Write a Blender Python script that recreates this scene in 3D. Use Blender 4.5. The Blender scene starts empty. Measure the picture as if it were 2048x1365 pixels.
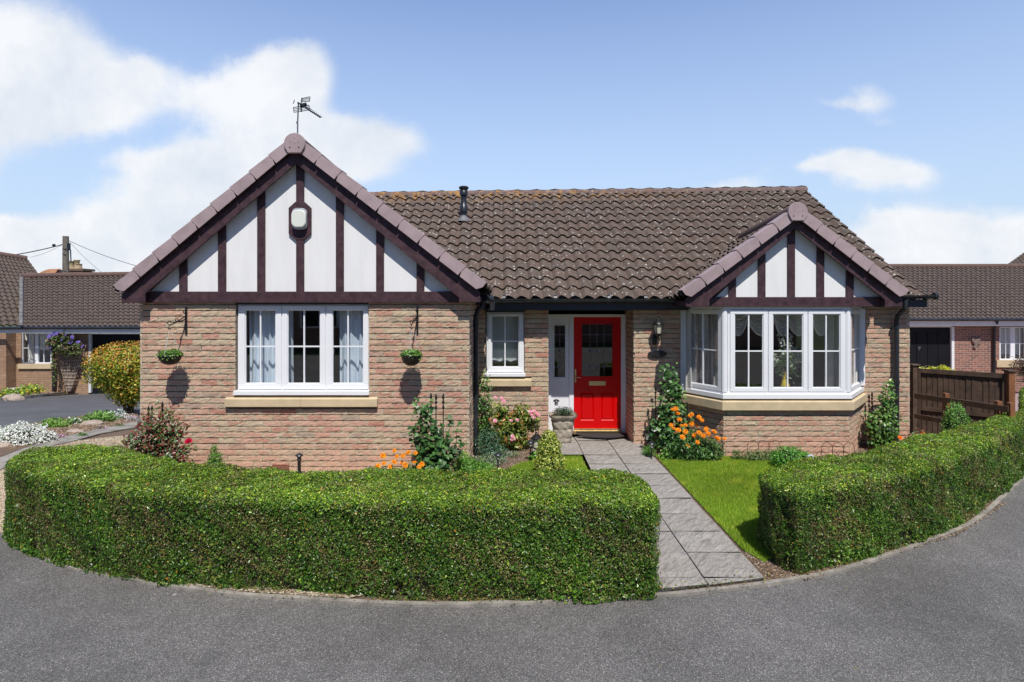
import bpy, bmesh, math, random
import numpy as np
from mathutils import Vector, Matrix
random.seed(7); RNG = np.random.default_rng(11)
sc = bpy.context.scene
COL = sc.collection
F = 1205.0; CX = 1024.0; CY = 605.0; H = 2.2
def X(u, Y): return (u-CX)*Y/F
def Z(v, Y): return H-(v-CY)*Y/F
def P(u, v, Y): return (X(u, Y), Y, Z(v, Y))
def GZ(y):                      # height of the ground: flat in front of the house, falling gently behind
    return -0.08*(min(max(y, 9.3), 20.5)-9.3)
def GP(u, v, lift=0.0):         # ground point seen at u, v
    t = (v-CY)/F
    y = H/t
    if y > 9.3:
        y = (H-0.744)/(t-0.08)
        y = min(y, 40)
    return (X(u, y), y, GZ(y)+lift)

# ------------------------------------------------------------------ helpers
def tag(o, label=None, cat=None, group=None, kind=None):
    if label: o['label'] = label
    if cat: o['category'] = cat
    if group: o['group'] = group
    if kind: o['kind'] = kind
    return o
def thing(name, label, cat, loc=(0, 0, 0), group=None, rz=0):
    o = bpy.data.objects.new(name, None); COL.objects.link(o)
    o.location = loc; o.rotation_euler = (0, 0, rz); o.empty_display_size = .1
    return tag(o, label, cat, group)
def pworld(p):
    m = Matrix.LocRotScale(p.location, p.rotation_euler, p.scale)
    return m if p.parent is None else pworld(p.parent) @ p.matrix_parent_inverse @ m
def link(name, me, parent=None, world=True):
    o = bpy.data.objects.new(name, me); COL.objects.link(o)
    if parent is not None:
        o.parent = parent
        if world:               # mesh built in world coordinates
            M = pworld(parent)
            o.matrix_parent_inverse = M.inverted()
    return o
class MB:
    def __init__(s): s.v = []; s.f = []; s.smooth = []; s.parts = []
    def add(s, vs, fs, smooth=False):
        b = len(s.v); s.parts.append((list(vs), list(fs), smooth)); s.v += [tuple(map(float, q)) for q in vs]
        for f in fs: s.f.append([b+i for i in f]); s.smooth.append(smooth)
    def box(s, x0, x1, y0, y1, z0, z1):
        if x0 > x1: x0, x1 = x1, x0
        if y0 > y1: y0, y1 = y1, y0
        if z0 > z1: z0, z1 = z1, z0
        s.add([(x0,y0,z0),(x1,y0,z0),(x1,y1,z0),(x0,y1,z0),(x0,y0,z1),(x1,y0,z1),(x1,y1,z1),(x0,y1,z1)],
              [(0,3,2,1),(4,5,6,7),(0,1,5,4),(1,2,6,5),(2,3,7,6),(3,0,4,7)])
    def prism(s, pts, d):       # closed polygon (list of 3D) extruded by vector d
        n = len(pts); d = Vector(d)
        top = [tuple(Vector(p)+d) for p in pts]
        s.add(list(pts)+top, [tuple(range(n))[::-1], tuple(range(n, 2*n))]+[(i, (i+1)%n, n+(i+1)%n, n+i) for i in range(n)])
    def xz(s, pts, y0, y1):
        s.prism([(p[0], y0, p[1]) for p in pts], (0, y1-y0, 0))
    def uv(s, pts, y0, th):     # image-measured outline standing at depth y0, th thick
        s.prism([P(u, v, y0) for u, v in pts], (0, th, 0))
    def uvbox(s, u0, u1, v0, v1, y0, th):
        s.box(X(u0, y0), X(u1, y0), y0, y0+th, Z(v1, y0), Z(v0, y0))
    def tube(s, path, r, n=8, cap=True):
        path = [Vector(p) for p in path]; m = len(path)
        rs = r if isinstance(r, (list, tuple)) else [r]*m
        vs = []; up = None
        for i, p in enumerate(path):
            t = (path[min(i+1, m-1)]-path[max(i-1, 0)])
            if t.length < 1e-9: t = Vector((0, 0, 1))
            t.normalize()
            if up is None:
                up = Vector((0, 0, 1)) if abs(t.z) < .9 else Vector((1, 0, 0))
            a = t.cross(up).normalized(); b = a.cross(t).normalized(); up = b
            for k in range(n):
                w = 2*math.pi*k/n
                vs.append(p+(a*math.cos(w)+b*math.sin(w))*rs[i])
        fs = [(i*n+k, i*n+(k+1)%n, (i+1)*n+(k+1)%n, (i+1)*n+k) for i in range(m-1) for k in range(n)]
        if cap: fs += [tuple(range(n))[::-1], tuple((m-1)*n+k for k in range(n))]
        s.add(vs, fs, True)
    def lathe(s, prof, c, n=20, sx=1, sy=1):
        vs = []; m = len(prof)
        for r, z in prof:
            for k in range(n):
                w = 2*math.pi*k/n; vs.append((c[0]+r*sx*math.cos(w), c[1]+r*sy*math.sin(w), c[2]+z))
        fs = [(i*n+k, i*n+(k+1)%n, (i+1)*n+(k+1)%n, (i+1)*n+k) for i in range(m-1) for k in range(n)]
        fs += [tuple(range(n))[::-1], tuple((m-1)*n+k for k in range(n))]
        s.add(vs, fs, True)
    def split(s, name, m, parent=None, bevel=0):
        for vs, fs, sm in s.parts:
            q = MB(); q.add(vs, fs, sm); o = q.build(name, m, parent, bevel)
        return o
    def build(s, name, m, parent=None, bevel=0, label=None, world=True):
        me = bpy.data.meshes.new(name)
        me.from_pydata(s.v, [], s.f)
        me.polygons.foreach_set('use_smooth', s.smooth)
        me.update()
        bm = bmesh.new(); bm.from_mesh(me)
        bmesh.ops.recalc_face_normals(bm, faces=bm.faces); bm.to_mesh(me); bm.free()
        me.materials.append(m)
        o = link(name, me, parent, world)
        if bevel:
            b = o.modifiers.new('bevel', 'BEVEL'); b.width = bevel; b.segments = 2; b.limit_method = 'ANGLE'; b.angle_limit = .6
        if any(s.smooth):
            me.set_sharp_from_angle(angle=math.radians(50))
        if label: o['label'] = label
        return o

# ------------------------------------------------------------------ materials
def new_mat(name):
    m = bpy.data.materials.new(name); m.use_nodes = True
    nt = m.node_tree; b = nt.nodes['Principled BSDF']
    return m, nt, b
class N:
    def __init__(s, nt): s.nt = nt
    def __call__(s, t, **kw):
        n = s.nt.nodes.new(t)
        for k, v in kw.items():
            if k.startswith('i_'):
                key = k[2:]; key = int(key) if key.isdigit() else key.replace('_', ' ')
                n.inputs[key].default_value = v
            else: setattr(n, k, v)
        return n
    def L(s, a, b): s.nt.links.new(a, b)
    def math(s, op, a, b=None, c=None, clamp=False):
        n = s.nt.nodes.new('ShaderNodeMath'); n.operation = op; n.use_clamp = clamp
        for i, q in enumerate((a, b, c)):
            if q is None: continue
            if hasattr(q, 'links') or hasattr(q, 'is_output'): s.L(q, n.inputs[i])
            else: n.inputs[i].default_value = q
        return n.outputs[0]
    def mix(s, f, a, b, mode='MIX'):
        n = s.nt.nodes.new('ShaderNodeMix'); n.data_type = 'RGBA'; n.blend_type = mode
        for i, q in ((0, f), (6, a), (7, b)):
            if hasattr(q, 'is_output'): s.L(q, n.inputs[i])
            elif i == 0: n.inputs[0].default_value = q
            else: n.inputs[i].default_value = (*q[:3], 1)
        return n.outputs[2]
    def ramp(s, f, stops, interp='LINEAR'):
        n = s.nt.nodes.new('ShaderNodeValToRGB'); n.color_ramp.interpolation = interp
        e = n.color_ramp.elements
        while len(e) < len(stops): e.new(.5)
        for q, (p, c) in zip(e, stops):
            q.position = p; q.color = (*c, 1) if len(c) == 3 else c
        if f is not None: s.L(f, n.inputs[0])
        return n.outputs[0]
    def noise(s, vec, scale, detail=4, rough=.5, out=0):
        n = s('ShaderNodeTexNoise', i_Scale=scale, i_Detail=detail, i_Roughness=rough)
        if vec is not None: s.L(vec, n.inputs['Vector'])
        return n.outputs[out]
    def bump(s, h, strength, dist, bsdf):
        n = s('ShaderNodeBump', i_Strength=strength, i_Distance=dist); s.L(h, n.inputs['Height']); s.L(n.outputs[0], bsdf.inputs['Normal'])
def coords(q, kind='Object'):
    return q('ShaderNodeTexCoord').outputs[kind]
def mat(name, col, rough=.5, var=.12, scale=6, bump=0, bscale=60, spec=.5, metal=0, bdist=.003, col2=None, stretch=None):
    m, nt, b = new_mat(name); q = N(nt); oc = coords(q)
    if stretch:
        mp = q('ShaderNodeMapping'); mp.inputs['Scale'].default_value = stretch; q.L(oc, mp.inputs[0]); oc = mp.outputs[0]
    n1 = q.noise(oc, scale, 5, .6)
    c2 = col2 or tuple(max(0, c*(1-var*2.2)) for c in col)
    c1 = tuple(min(1, c*(1+var*.6)) for c in col)
    q.L(q.ramp(n1, [(.3, c2), (.65, c1)]), b.inputs['Base Color'])
    b.inputs['Roughness'].default_value = rough; b.inputs['Metallic'].default_value = metal
    b.inputs['Specular IOR Level'].default_value = spec
    if bump: q.bump(q.noise(oc, bscale, 4, .6), bump, bdist, b)
    return m
M = {}
M['infill'] = mat('painted_render', (.80, .80, .79), .8, .028, 3, .3, 60, bdist=.002, stretch=(3.5, 3.5, .45))
M['timber'] = mat('maroon_stained_timber', (.072, .038, .045), .5, .24, 12, .4, 45, spec=.3)
M['upvc'] = mat('white_plastic', (.82, .83, .85), .3, .015, 2)
M['verge'] = mat('mauve_cap', (.38, .29, .295), .6, .1, 4, .3, 90, bdist=.002)
M['black'] = mat('black_plastic', (.026, .030, .037), .35, .2, 4, .1, 30)
M['fascia'] = mat('dark_fascia', (.022, .026, .034), .45, .15, 5)
M['iron'] = mat('black_iron', (.012, .012, .013), .4, .1, 20, .2, 90)
M['brass'] = mat('brass', (.62, .50, .28), .35, .05, 10, metal=1)
M['sill'] = mat('buff_stone', (.60, .48, .30), .85, .07, 6, .4, 120, bdist=.002)
M['door'] = mat('red_door', (.62, .001, .002), .3, .03, 3, spec=.25)
M['mortar'] = mat('mortar', (.25, .205, .155), .9, .12, 9, .6, 160, bdist=.003)
M['room'] = mat('room_paint', (.30, .27, .23), .9, .05, 2)
M['curtain_blue'] = mat('pale_blue_curtain', (.70, .79, .87), .9, .05, 5, .2, 200)
M['curtain_grey'] = mat('grey_curtain', (.52, .51, .49), .9, .08, 6, .2, 200)
M['curtain_cream'] = mat('cream_voile', (.74, .71, .64), .9, .05, 6, .2, 200)
M['concrete'] = mat('concrete', (.30, .275, .235), .9, .24, 5, .6, 90, bdist=.004)
M['wood_dark'] = mat('weathered_fence_wood', (.095, .058, .037), .8, .25, 7, .5, 40)
M['wood_orange'] = mat('orange_brown_timber', (.24, .095, .035), .7, .18, 8, .4, 40)
M['wood_shaded'] = mat('shaded_rail_timber', (.085, .040, .020), .7, .2, 8, .4, 40)  # rail timber, darkened to stand for the shade on the rail fronts
M['pole'] = mat('grey_pole_wood', (.20, .17, .14), .85, .2, 8, .4, 40)
M['teal'] = mat('teal_glaze', (.06, .30, .27), .3, .15, 40, .5, 60)
M['yellow'] = mat('yellow_fabric', (.75, .55, .05), .7, .05, 10)
M['white'] = mat('white_paint', (.75, .76, .74), .5, .05, 8)
M['orange_orn'] = mat('orange_glaze', (.6, .28, .04), .4, .05, 10)
M['rock'] = mat('pale_rock', (.40, .32, .26), .9, .15, 12, .7, 40, bdist=.01)
M['stem'] = mat('plant_stem', (.10, .08, .035), .7, .2, 20)
M['bark'] = mat('dark_bark', (.07, .05, .035), .85, .2, 30, .6, 70)
M['chimney'] = mat('old_brick', (.20, .12, .09), .9, .25, 6)
M['pot_clay'] = mat('buff_clay', (.42, .33, .20), .8, .15, 6)
M['orange_roof'] = mat('orange_lichen_roof', (.42, .20, .09), .9, .3, 2.5)
M['garage'] = mat('black_garage_door', (.008, .009, .011), .6, .1, 3, spec=.2)
M['lead'] = mat('lead', (.30, .31, .33), .6, .15, 12)
M['steel'] = mat('galvanised_steel', (.22, .23, .24), .45, .1, 20, metal=.6)
M['lamp_glass'] = mat('frosted_lamp_glass', (.62, .60, .48), .25, .05, 10)
M['mat'] = mat('dark_doormat', (.035, .033, .032), .95, .2, 60, .5, 200)
M['slate'] = mat('black_slate', (.022, .022, .024), .35, .3, 14)
M['planter'] = mat('cast_stone', (.46, .40, .31), .9, .22, 14, .7, 60, bdist=.006)
M['wicker'] = mat('dark_wicker', (.022, .016, .012), .6, .3, 60, .8, 90)
M['glassball'] = mat('pale_ball', (.45, .52, .58), .15, .1, 5)
M['alarm'] = mat('cream_alarm', (.74, .76, .68), .3, .02, 5)

def glass_mat(name, tint=(.97, .98, .985), refl=1.0):
    m, nt, b = new_mat(name); q = N(nt); nt.nodes.remove(b)
    lw = q('ShaderNodeLayerWeight', i_Blend=.5)
    sch = q.math('ADD', .085, q.math('MULTIPLY', q.math('POWER', lw.outputs['Facing'], 5), .9))
    tr = q('ShaderNodeBsdfTransparent'); tr.inputs[0].default_value = (*tint, 1)
    gl = q('ShaderNodeBsdfGlossy', i_Roughness=.01)
    f = q.math('MULTIPLY', sch, 1.0*refl, clamp=True)
    mx = q('ShaderNodeMixShader'); q.L(f, mx.inputs[0]); q.L(tr.outputs[0], mx.inputs[1]); q.L(gl.outputs[0], mx.inputs[2])
    q.L(mx.outputs[0], nt.nodes['Material Output'].inputs[0])
    return m
M['glass'] = glass_mat('window_glass')
M['glass_dark'] = glass_mat('obscured_door_glass', (.35, .38, .38), 1.2)

def brick_mat():
    m, nt, b = new_mat('tumbled_brick'); q = N(nt); oc = coords(q)
    at = q('ShaderNodeAttribute', attribute_name='rnd'); sep = q('ShaderNodeSeparateColor'); q.L(at.outputs[0], sep.inputs[0])
    base = q.ramp(sep.outputs[0], [(0, (.53, .285, .205)), (.2, (.59, .365, .27)), (.36, (.56, .40, .27)), (.5, (.48, .235, .17)), (.64, (.60, .38, .28)), (.8, (.58, .46, .31)), (.9, (.40, .31, .235)), (1, (.54, .295, .215))])
    uv = coords(q, 'UV'); s2 = q('ShaderNodeSeparateXYZ'); q.L(uv, s2.inputs[0])
    # pale lime-like edges of each brick, its core keeps the clay colour
    ex = q.math('MINIMUM', s2.outputs[0], q.math('SUBTRACT', 1, s2.outputs[0]))
    ey = q.math('MULTIPLY', q.math('MINIMUM', s2.outputs[1], q.math('SUBTRACT', 1, s2.outputs[1])), .6)
    ed = q.math('MINIMUM', ex, ey)
    n1 = q.noise(oc, 14, 4, .65); n2 = q.noise(oc, 55, 4, .7)
    t = q.math('ADD', q.math('MULTIPLY', ed, 3.6), q.math('MULTIPLY', q.math('SUBTRACT', n1, .45), 3.4))
    t = q.math('ADD', t, q.math('MULTIPLY', q.math('SUBTRACT', sep.outputs[1], .30), .9), clamp=True)
    tan = q.mix(n2, (.40, .325, .225), (.64, .53, .375))
    c = q.mix(t, tan, base)
    # the splash zone near the ground is cleaner and more salmon
    sx = q('ShaderNodeSeparateXYZ'); q.L(oc, sx.inputs[0])
    low = q.math('SUBTRACT', 1, q.math('MULTIPLY', q.math('ADD', sx.outputs[2], q.math('MULTIPLY', n1, .12)), 2.2), clamp=True)
    c = q.mix(q.math('MULTIPLY', low, .75, clamp=True), c, (.64, .385, .26))
    # flush perpend joints of pale mortar between neighbouring bricks
    jt = q.math('LESS_THAN', q.math('ADD', ex, q.math('MULTIPLY', q.math('SUBTRACT', n2, .5), .03)), .022)
    c = q.mix(q.math('MULTIPLY', jt, .85), c, (.50, .42, .31))
    c = q.mix(.75, c, q.ramp(n2, [(.25, (.60, .60, .60)), (.7, (1.18, 1.18, 1.18))]), 'MULTIPLY')
    q.L(c, b.inputs['Base Color']); b.inputs['Roughness'].default_value = .9; b.inputs['Specular IOR Level'].default_value = .2
    q.bump(n2, .4, .005, b)
    return m
M['brick'] = brick_mat()
def texbrick(name, c1, c2, mort, plane='xz', gain=1.0):
    m, nt, b = new_mat(name); q = N(nt); oc = coords(q)
    s = q('ShaderNodeSeparateXYZ'); q.L(oc, s.inputs[0]); cb = q('ShaderNodeCombineXYZ')
    q.L(s.outputs[0 if plane == 'xz' else 1], cb.inputs[0]); q.L(s.outputs[2], cb.inputs[1])
    t = q('ShaderNodeTexBrick'); q.L(cb.outputs[0], t.inputs[0])
    t.inputs['Scale'].default_value = 1; t.inputs['Brick Width'].default_value = .225; t.inputs['Row Height'].default_value = .075
    t.inputs['Mortar Size'].default_value = .009; t.inputs['Mortar Smooth'].default_value = .3
    t.inputs['Color1'].default_value = (*c1, 1); t.inputs['Color2'].default_value = (*c2, 1); t.inputs['Mortar'].default_value = (*mort, 1)
    n2 = q.noise(oc, 9, 5, .7)
    c = q.mix(.8, t.outputs[0], q.ramp(n2, [(.3, (.65, .65, .65)), (.7, (1.2, 1.2, 1.2))]), 'MULTIPLY')
    q.L(c, b.inputs['Base Color']); b.inputs['Roughness'].default_value = .9
    q.bump(q.math('SUBTRACT', 1, t.outputs['Fac']), .6, .01, b)
    return m
M['brick_left'] = texbrick('buff_brick', (.42, .26, .16), (.34, .20, .12), (.30, .22, .15))
M['brick_red'] = texbrick('red_brick', (.34, .145, .10), (.19, .095, .075), (.42, .34, .27))
M['brick_far'] = texbrick('dark_red_brick', (.32, .17, .12), (.24, .12, .09), (.34, .28, .22))

def tile_mat(name, lichen_z=None, base=(.108, .081, .065), speck=1.25):
    m, nt, b = new_mat(name); q = N(nt); oc = coords(q)
    at = q('ShaderNodeAttribute', attribute_name='rnd'); sep = q('ShaderNodeSeparateColor'); q.L(at.outputs[0], sep.inputs[0])
    n1 = q.noise(oc, 3.5, 5, .65); n2 = q.noise(oc, 26, 4, .7)
    c = q.mix(n1, tuple(x*.72 for x in base), tuple(x*1.35 for x in base))
    c = q.mix(q.math('MULTIPLY', sep.outputs[0], .4), c, (base[0]*1.4, base[1]*1.2, base[2]*1.12))
    c = q.mix(.8, c, q.ramp(n2, [(.3, (.68, .68, .68)), (.72, (1.3, 1.3, 1.3))]), 'MULTIPLY')
    c = q.mix(q.math('MULTIPLY', sep.outputs[2], .97), c, (.008, .007, .006))  # lip faces painted near-black to stand for the shadow line under each row
    # moss-grey bloom
    c = q.mix(q.math('MULTIPLY', q.ramp(q.noise(oc, 9, 4, .7), [(.52, (0, 0, 0)), (.68, (1, 1, 1))]), .35), c, (.12, .115, .085))
    # white lichen and bird flecks
    v = q('ShaderNodeTexVoronoi', i_Scale=17.0); q.L(q.mix(.03, oc, q.noise(oc, 20, 2, .5, out=1), 'ADD'), v.inputs['Vector'])
    sc_ = q('ShaderNodeSeparateColor'); q.L(v.outputs['Color'], sc_.inputs[0])
    rad = q.math('MULTIPLY', sc_.outputs[0], .30*speck)
    sp = q.math('LESS_THAN', v.outputs['Distance'], rad)
    sp = q.math('MULTIPLY', sp, q.math('GREATER_THAN', sc_.outputs[1], .30))
    sp = q.math('MULTIPLY', sp, q.math('GREATER_THAN', n2, .47))
    c = q.mix(q.math('MULTIPLY', sp, .8), c, (.52, .51, .47))
    if lichen_z is not None:
        s = q('ShaderNodeSeparateXYZ'); q.L(oc, s.inputs[0])
        hz = q.math('MULTIPLY', q.math('SUBTRACT', s.outputs[2], lichen_z-.28), 3.6, clamp=True)
        o = q.math('MULTIPLY', hz, q.ramp(q.noise(oc, 6.5, 5, .75), [(.50, (0, 0, 0)), (.58, (1, 1, 1))]))
        lx = q.math('MULTIPLY', q.math('SUBTRACT', 4.2, s.outputs[0]), .18, clamp=True)
        c = q.mix(q.math('MULTIPLY', o, lx), c, q.mix(n2, (.50, .17, .02), (.42, .27, .05)))
        w = q.math('MULTIPLY', hz, q.ramp(q.noise(oc, 15, 4, .7), [(.55, (0, 0, 0)), (.66, (1, 1, 1))]))
        c = q.mix(q.math('MULTIPLY', w, .5), c, (.34, .33, .29))
    q.L(c, b.inputs['Base Color']); b.inputs['Roughness'].default_value = .85; b.inputs['Specular IOR Level'].default_value = .3
    q.bump(n2, .6, .006, b)
    return m
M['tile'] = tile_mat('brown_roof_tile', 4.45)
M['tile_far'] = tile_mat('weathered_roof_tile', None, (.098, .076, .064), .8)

def ground_mats():
    # asphalt: dark binder with grey and white chippings
    m, nt, b = new_mat('asphalt'); q = N(nt); oc = coords(q)
    v = q('ShaderNodeTexVoronoi', i_Scale=210.0); q.L(oc, v.inputs['Vector'])
    sc_ = q('ShaderNodeSeparateColor'); q.L(v.outputs['Color'], sc_.inputs[0])
    c = q.ramp(sc_.outputs[0], [(0, (.062, .058, .053)), (.5, (.124, .118, .110)), (.82, (.186, .178, .167)), (.95, (.29, .275, .255)), (1, (.50, .48, .44))])
    big = q.noise(oc, .8, 6, .6); mid = q.noise(oc, 5, 4, .6)
    c = q.mix(.9, c, q.ramp(big, [(.30, (.70, .69, .68)), (.5, (1, 1, 1)), (.70, (1.22, 1.21, 1.20))]), 'MULTIPLY')
    c = q.mix(q.math('MULTIPLY', q.ramp(q.noise(oc, 2.3, 6, .7), [(.60, (0, 0, 0)), (.66, (1, 1, 1))]), .28), c, (.065, .062, .06))
    c = q.mix(.6, c, q.ramp(mid, [(.3, (.85, .84, .83)), (.7, (1.12, 1.12, 1.12))]), 'MULTIPLY')
    # a few pale dried spots
    v2 = q('ShaderNodeTexVoronoi', i_Scale=1.7); q.L(q.mix(.08, oc, q.noise(oc, 9, 3, .6, out=1), 'ADD'), v2.inputs['Vector'])
    s3 = q('ShaderNodeSeparateColor'); q.L(v2.outputs['Color'], s3.inputs[0])
    sp = q.math('MULTIPLY', q.math('LESS_THAN', v2.outputs['Distance'], .055), q.math('GREATER_THAN', s3.outputs[1], .7))
    c = q.mix(q.math('MULTIPLY', sp, .7), c, (.40, .38, .34))
    q.L(c, b.inputs['Base Color']); b.inputs['Roughness'].default_value = .85
    q.bump(q.math('ADD', v.outputs['Distance'], q.math('MULTIPLY', q.noise(oc, 300, 2, .5), .5)), .7, .006, b)
    M['asphalt'] = m
    m, nt, b = new_mat('drive_tarmac'); q = N(nt); oc = coords(q)
    c = q.ramp(q.noise(oc, 1.2, 8, .7), [(.3, (.072, .071, .074)), (.7, (.12, .118, .121))])
    c = q.mix(.5, c, q.ramp(q.noise(oc, 120, 3, .6), [(.3, (.7, .7, .7)), (.75, (1.35, 1.35, 1.35))]), 'MULTIPLY')
    q.L(c, b.inputs['Base Color']); b.inputs['Roughness'].default_value = .8
    M['tarmac'] = m
    m, nt, b = new_mat('gravel'); q = N(nt); oc = coords(q)
    v = q('ShaderNodeTexVoronoi', i_Scale=48.0); q.L(oc, v.inputs['Vector'])
    sc_ = q('ShaderNodeSeparateColor'); q.L(v.outputs['Color'], sc_.inputs[0])
    c = q.ramp(sc_.outputs[0], [(0, (.30, .20, .13)), (.25, (.50, .38, .25)), (.6, (.62, .52, .38)), (.85, (.72, .65, .53)), (1, (.36, .27, .22))])
    c = q.mix(1, c, q.ramp(v.outputs['Distance'], [(.25, (1, 1, 1)), (.62, (.35, .33, .3))]), 'MULTIPLY')
    q.L(c, b.inputs['Base Color']); b.inputs['Roughness'].default_value = .85
    q.bump(q.math('SUBTRACT', 1, v.outputs['Distance']), .8, .015, b)
    M['gravel'] = m
    m, nt, b = new_mat('soil'); q = N(nt); oc = coords(q)
    n1 = q.noise(oc, 30, 6, .75)
    c = q.ramp(n1, [(.3, (.08, .05, .035)), (.55, (.20, .135, .09)), (.75, (.36, .26, .19))])
    q.L(c, b.inputs['Base Color']); b.inputs['Roughness'].default_value = .95; q.bump(n1, 1, .03, b)
    M['soil'] = m
    m, nt, b = new_mat('paving'); q = N(nt); oc = coords(q)
    m0 = q('ShaderNodeMapping'); m0.inputs['Rotation'].default_value = (0, 0, -.95); q.L(oc, m0.inputs[0])
    mp = q('ShaderNodeMapping'); mp.inputs['Scale'].default_value = (1, 3.0, 1); q.L(m0.outputs[0], mp.inputs[0])
    at = q('ShaderNodeAttribute', attribute_name='rnd')
    sr = q('ShaderNodeSeparateColor'); q.L(at.outputs[0], sr.inputs[0])
    wv = q.noise(q.mix(.12, mp.outputs[0], q.noise(oc, 4, 3, .5, out=1), 'ADD'), 4.2, 7, .62)
    fine = q.noise(oc, 90, 4, .7)
    c = q.ramp(wv, [(.34, (.24, .222, .195)), (.45, (.34, .318, .285)), (.50, (.40, .372, .335)), (.53, (.28, .262, .235)), (.60, (.385, .36, .32)), (.7, (.45, .42, .38))])
    c = q.mix(q.math('MULTIPLY', sr.outputs[0], .35), c, (.255, .22, .19))
    c = q.mix(.7, c, q.ramp(fine, [(.3, (.72, .72, .72)), (.75, (1.35, 1.35, 1.35))]), 'MULTIPLY')
    q.L(c, b.inputs['Base Color']); b.inputs['Roughness'].default_value = .8
    q.bump(wv, 1.0, .07, b)
    M['paving'] = m
    m, nt, b = new_mat('turf'); q = N(nt); oc = coords(q)
    c = q.ramp(q.noise(oc, 2.5, 6, .6), [(.3, (.080, .150, .014)), (.7, (.14, .23, .025))])
    q.L(c, b.inputs['Base Color']); b.inputs['Roughness'].default_value = .9
    M['turf'] = m
    m, nt, b = new_mat('block_paving'); q = N(nt); oc = coords(q)
    q.L(q.ramp(q.noise(oc, 8, 4, .6), [(.3, (.30, .20, .18)), (.7, (.38, .27, .25))]), b.inputs['Base Color']); b.inputs['Roughness'].default_value = .9
    M['blockpave'] = m
ground_mats()

def leaf_mat(name, rough=.36, trans=.25, spec=.5):
    m, nt, b = new_mat(name); q = N(nt)
    at = q('ShaderNodeAttribute', attribute_name='rnd')
    q.L(at.outputs[0], b.inputs['Base Color'])
    b.inputs['Roughness'].default_value = rough; b.inputs['Specular IOR Level'].default_value = spec
    tl = q('ShaderNodeBsdfTranslucent')
    q.L(q.mix(1, at.outputs[0], (1.1, 1.25, .7), 'MULTIPLY'), tl.inputs[0])
    mx = q('ShaderNodeMixShader'); mx.inputs[0].default_value = trans
    q.L(b.outputs[0], mx.inputs[1]); q.L(tl.outputs[0], mx.inputs[2]); q.L(mx.outputs[0], nt.nodes['Material Output'].inputs[0])
    return m
M['leaf'] = leaf_mat('leaf'); M['petal'] = leaf_mat('petal', .7, .3, .2); M['grass'] = leaf_mat('grass_blade', .6, .3, .3)
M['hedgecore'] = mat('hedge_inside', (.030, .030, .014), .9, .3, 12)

# ------------------------------------------------------------------ numpy mesh with per-vertex colour
def npmesh(name, V, faces, C, m, parent=None, nper=4, world=True, flat=True):
    V = np.asarray(V, np.float32).reshape(-1, 3); nf = len(faces)
    me = bpy.data.meshes.new(name)
    me.vertices.add(len(V)); me.vertices.foreach_set('co', V.ravel())
    fa = np.asarray(faces, np.int32).reshape(-1, nper)
    me.loops.add(fa.size); me.loops.foreach_set('vertex_index', fa.ravel())
    me.polygons.add(len(fa)); me.polygons.foreach_set('loop_start', np.arange(0, fa.size, nper, dtype=np.int32))
    me.update(calc_edges=True)
    if C is not None:
        a = me.color_attributes.new('rnd', 'FLOAT_COLOR', 'POINT')
        CC = np.ones((len(V), 4), np.float32); CC[:, :3] = C
        a.data.foreach_set('color', CC.ravel())
    if flat: me.polygons.foreach_set('use_smooth', np.zeros(len(fa), bool))
    me.materials.append(m)
    return link(name, me, parent, world)
def unit(a): return a/np.maximum(np.linalg.norm(a, axis=1, keepdims=True), 1e-9)
def leaf_quads(C, Nn, L, W, spread=.6, up=0.0, rng=RNG):
    """rhombic leaves at centres C lying roughly square to normals Nn"""
    n = len(C)
    nn = unit(Nn+rng.normal(0, spread, (n, 3)))
    r = rng.normal(0, 1, (n, 3)); r[:, 2] += up
    d = unit(np.cross(nn, np.cross(r, nn)))
    s = np.cross(nn, d)
    L = np.broadcast_to(L, (n,))[:, None]*.5; W = np.broadcast_to(W, (n,))[:, None]*.5
    V = np.stack([C-d*L, C+s*W+nn*L*.12, C+d*L, C-s*W+nn*L*.12], 1)
    return V
def leaf_obj(name, V, col, m, parent=None, world=True):
    n = len(V)
    return npmesh(name, V.reshape(-1, 3), np.arange(n*4).reshape(n, 4), np.repeat(col, 4, 0), m, parent, world=world)
def pick(cols, n, w=None, jit=.18, rng=RNG):
    cols = np.array(cols, float); k = rng.choice(len(cols), n, p=None if w is None else np.array(w)/sum(w))
    return np.clip(cols[k]*(1+rng.normal(0, jit, (n, 1))), .003, .95)
def vnoise(Pn, s, seed=0):      # smooth pseudo-noise, -1..1
    a = Pn*s; o = seed*1.7
    return (np.sin(a[:, 0]*1.3+a[:, 1]*.7+o)+np.sin(a[:, 1]*1.9-a[:, 2]*1.1+1.3+o)+np.sin(a[:, 2]*2.3+a[:, 0]*.9+2.1*o)+np.sin(a[:, 0]*3.1-a[:, 1]*2.3+a[:, 2]*1.7+o))/3.2

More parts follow.
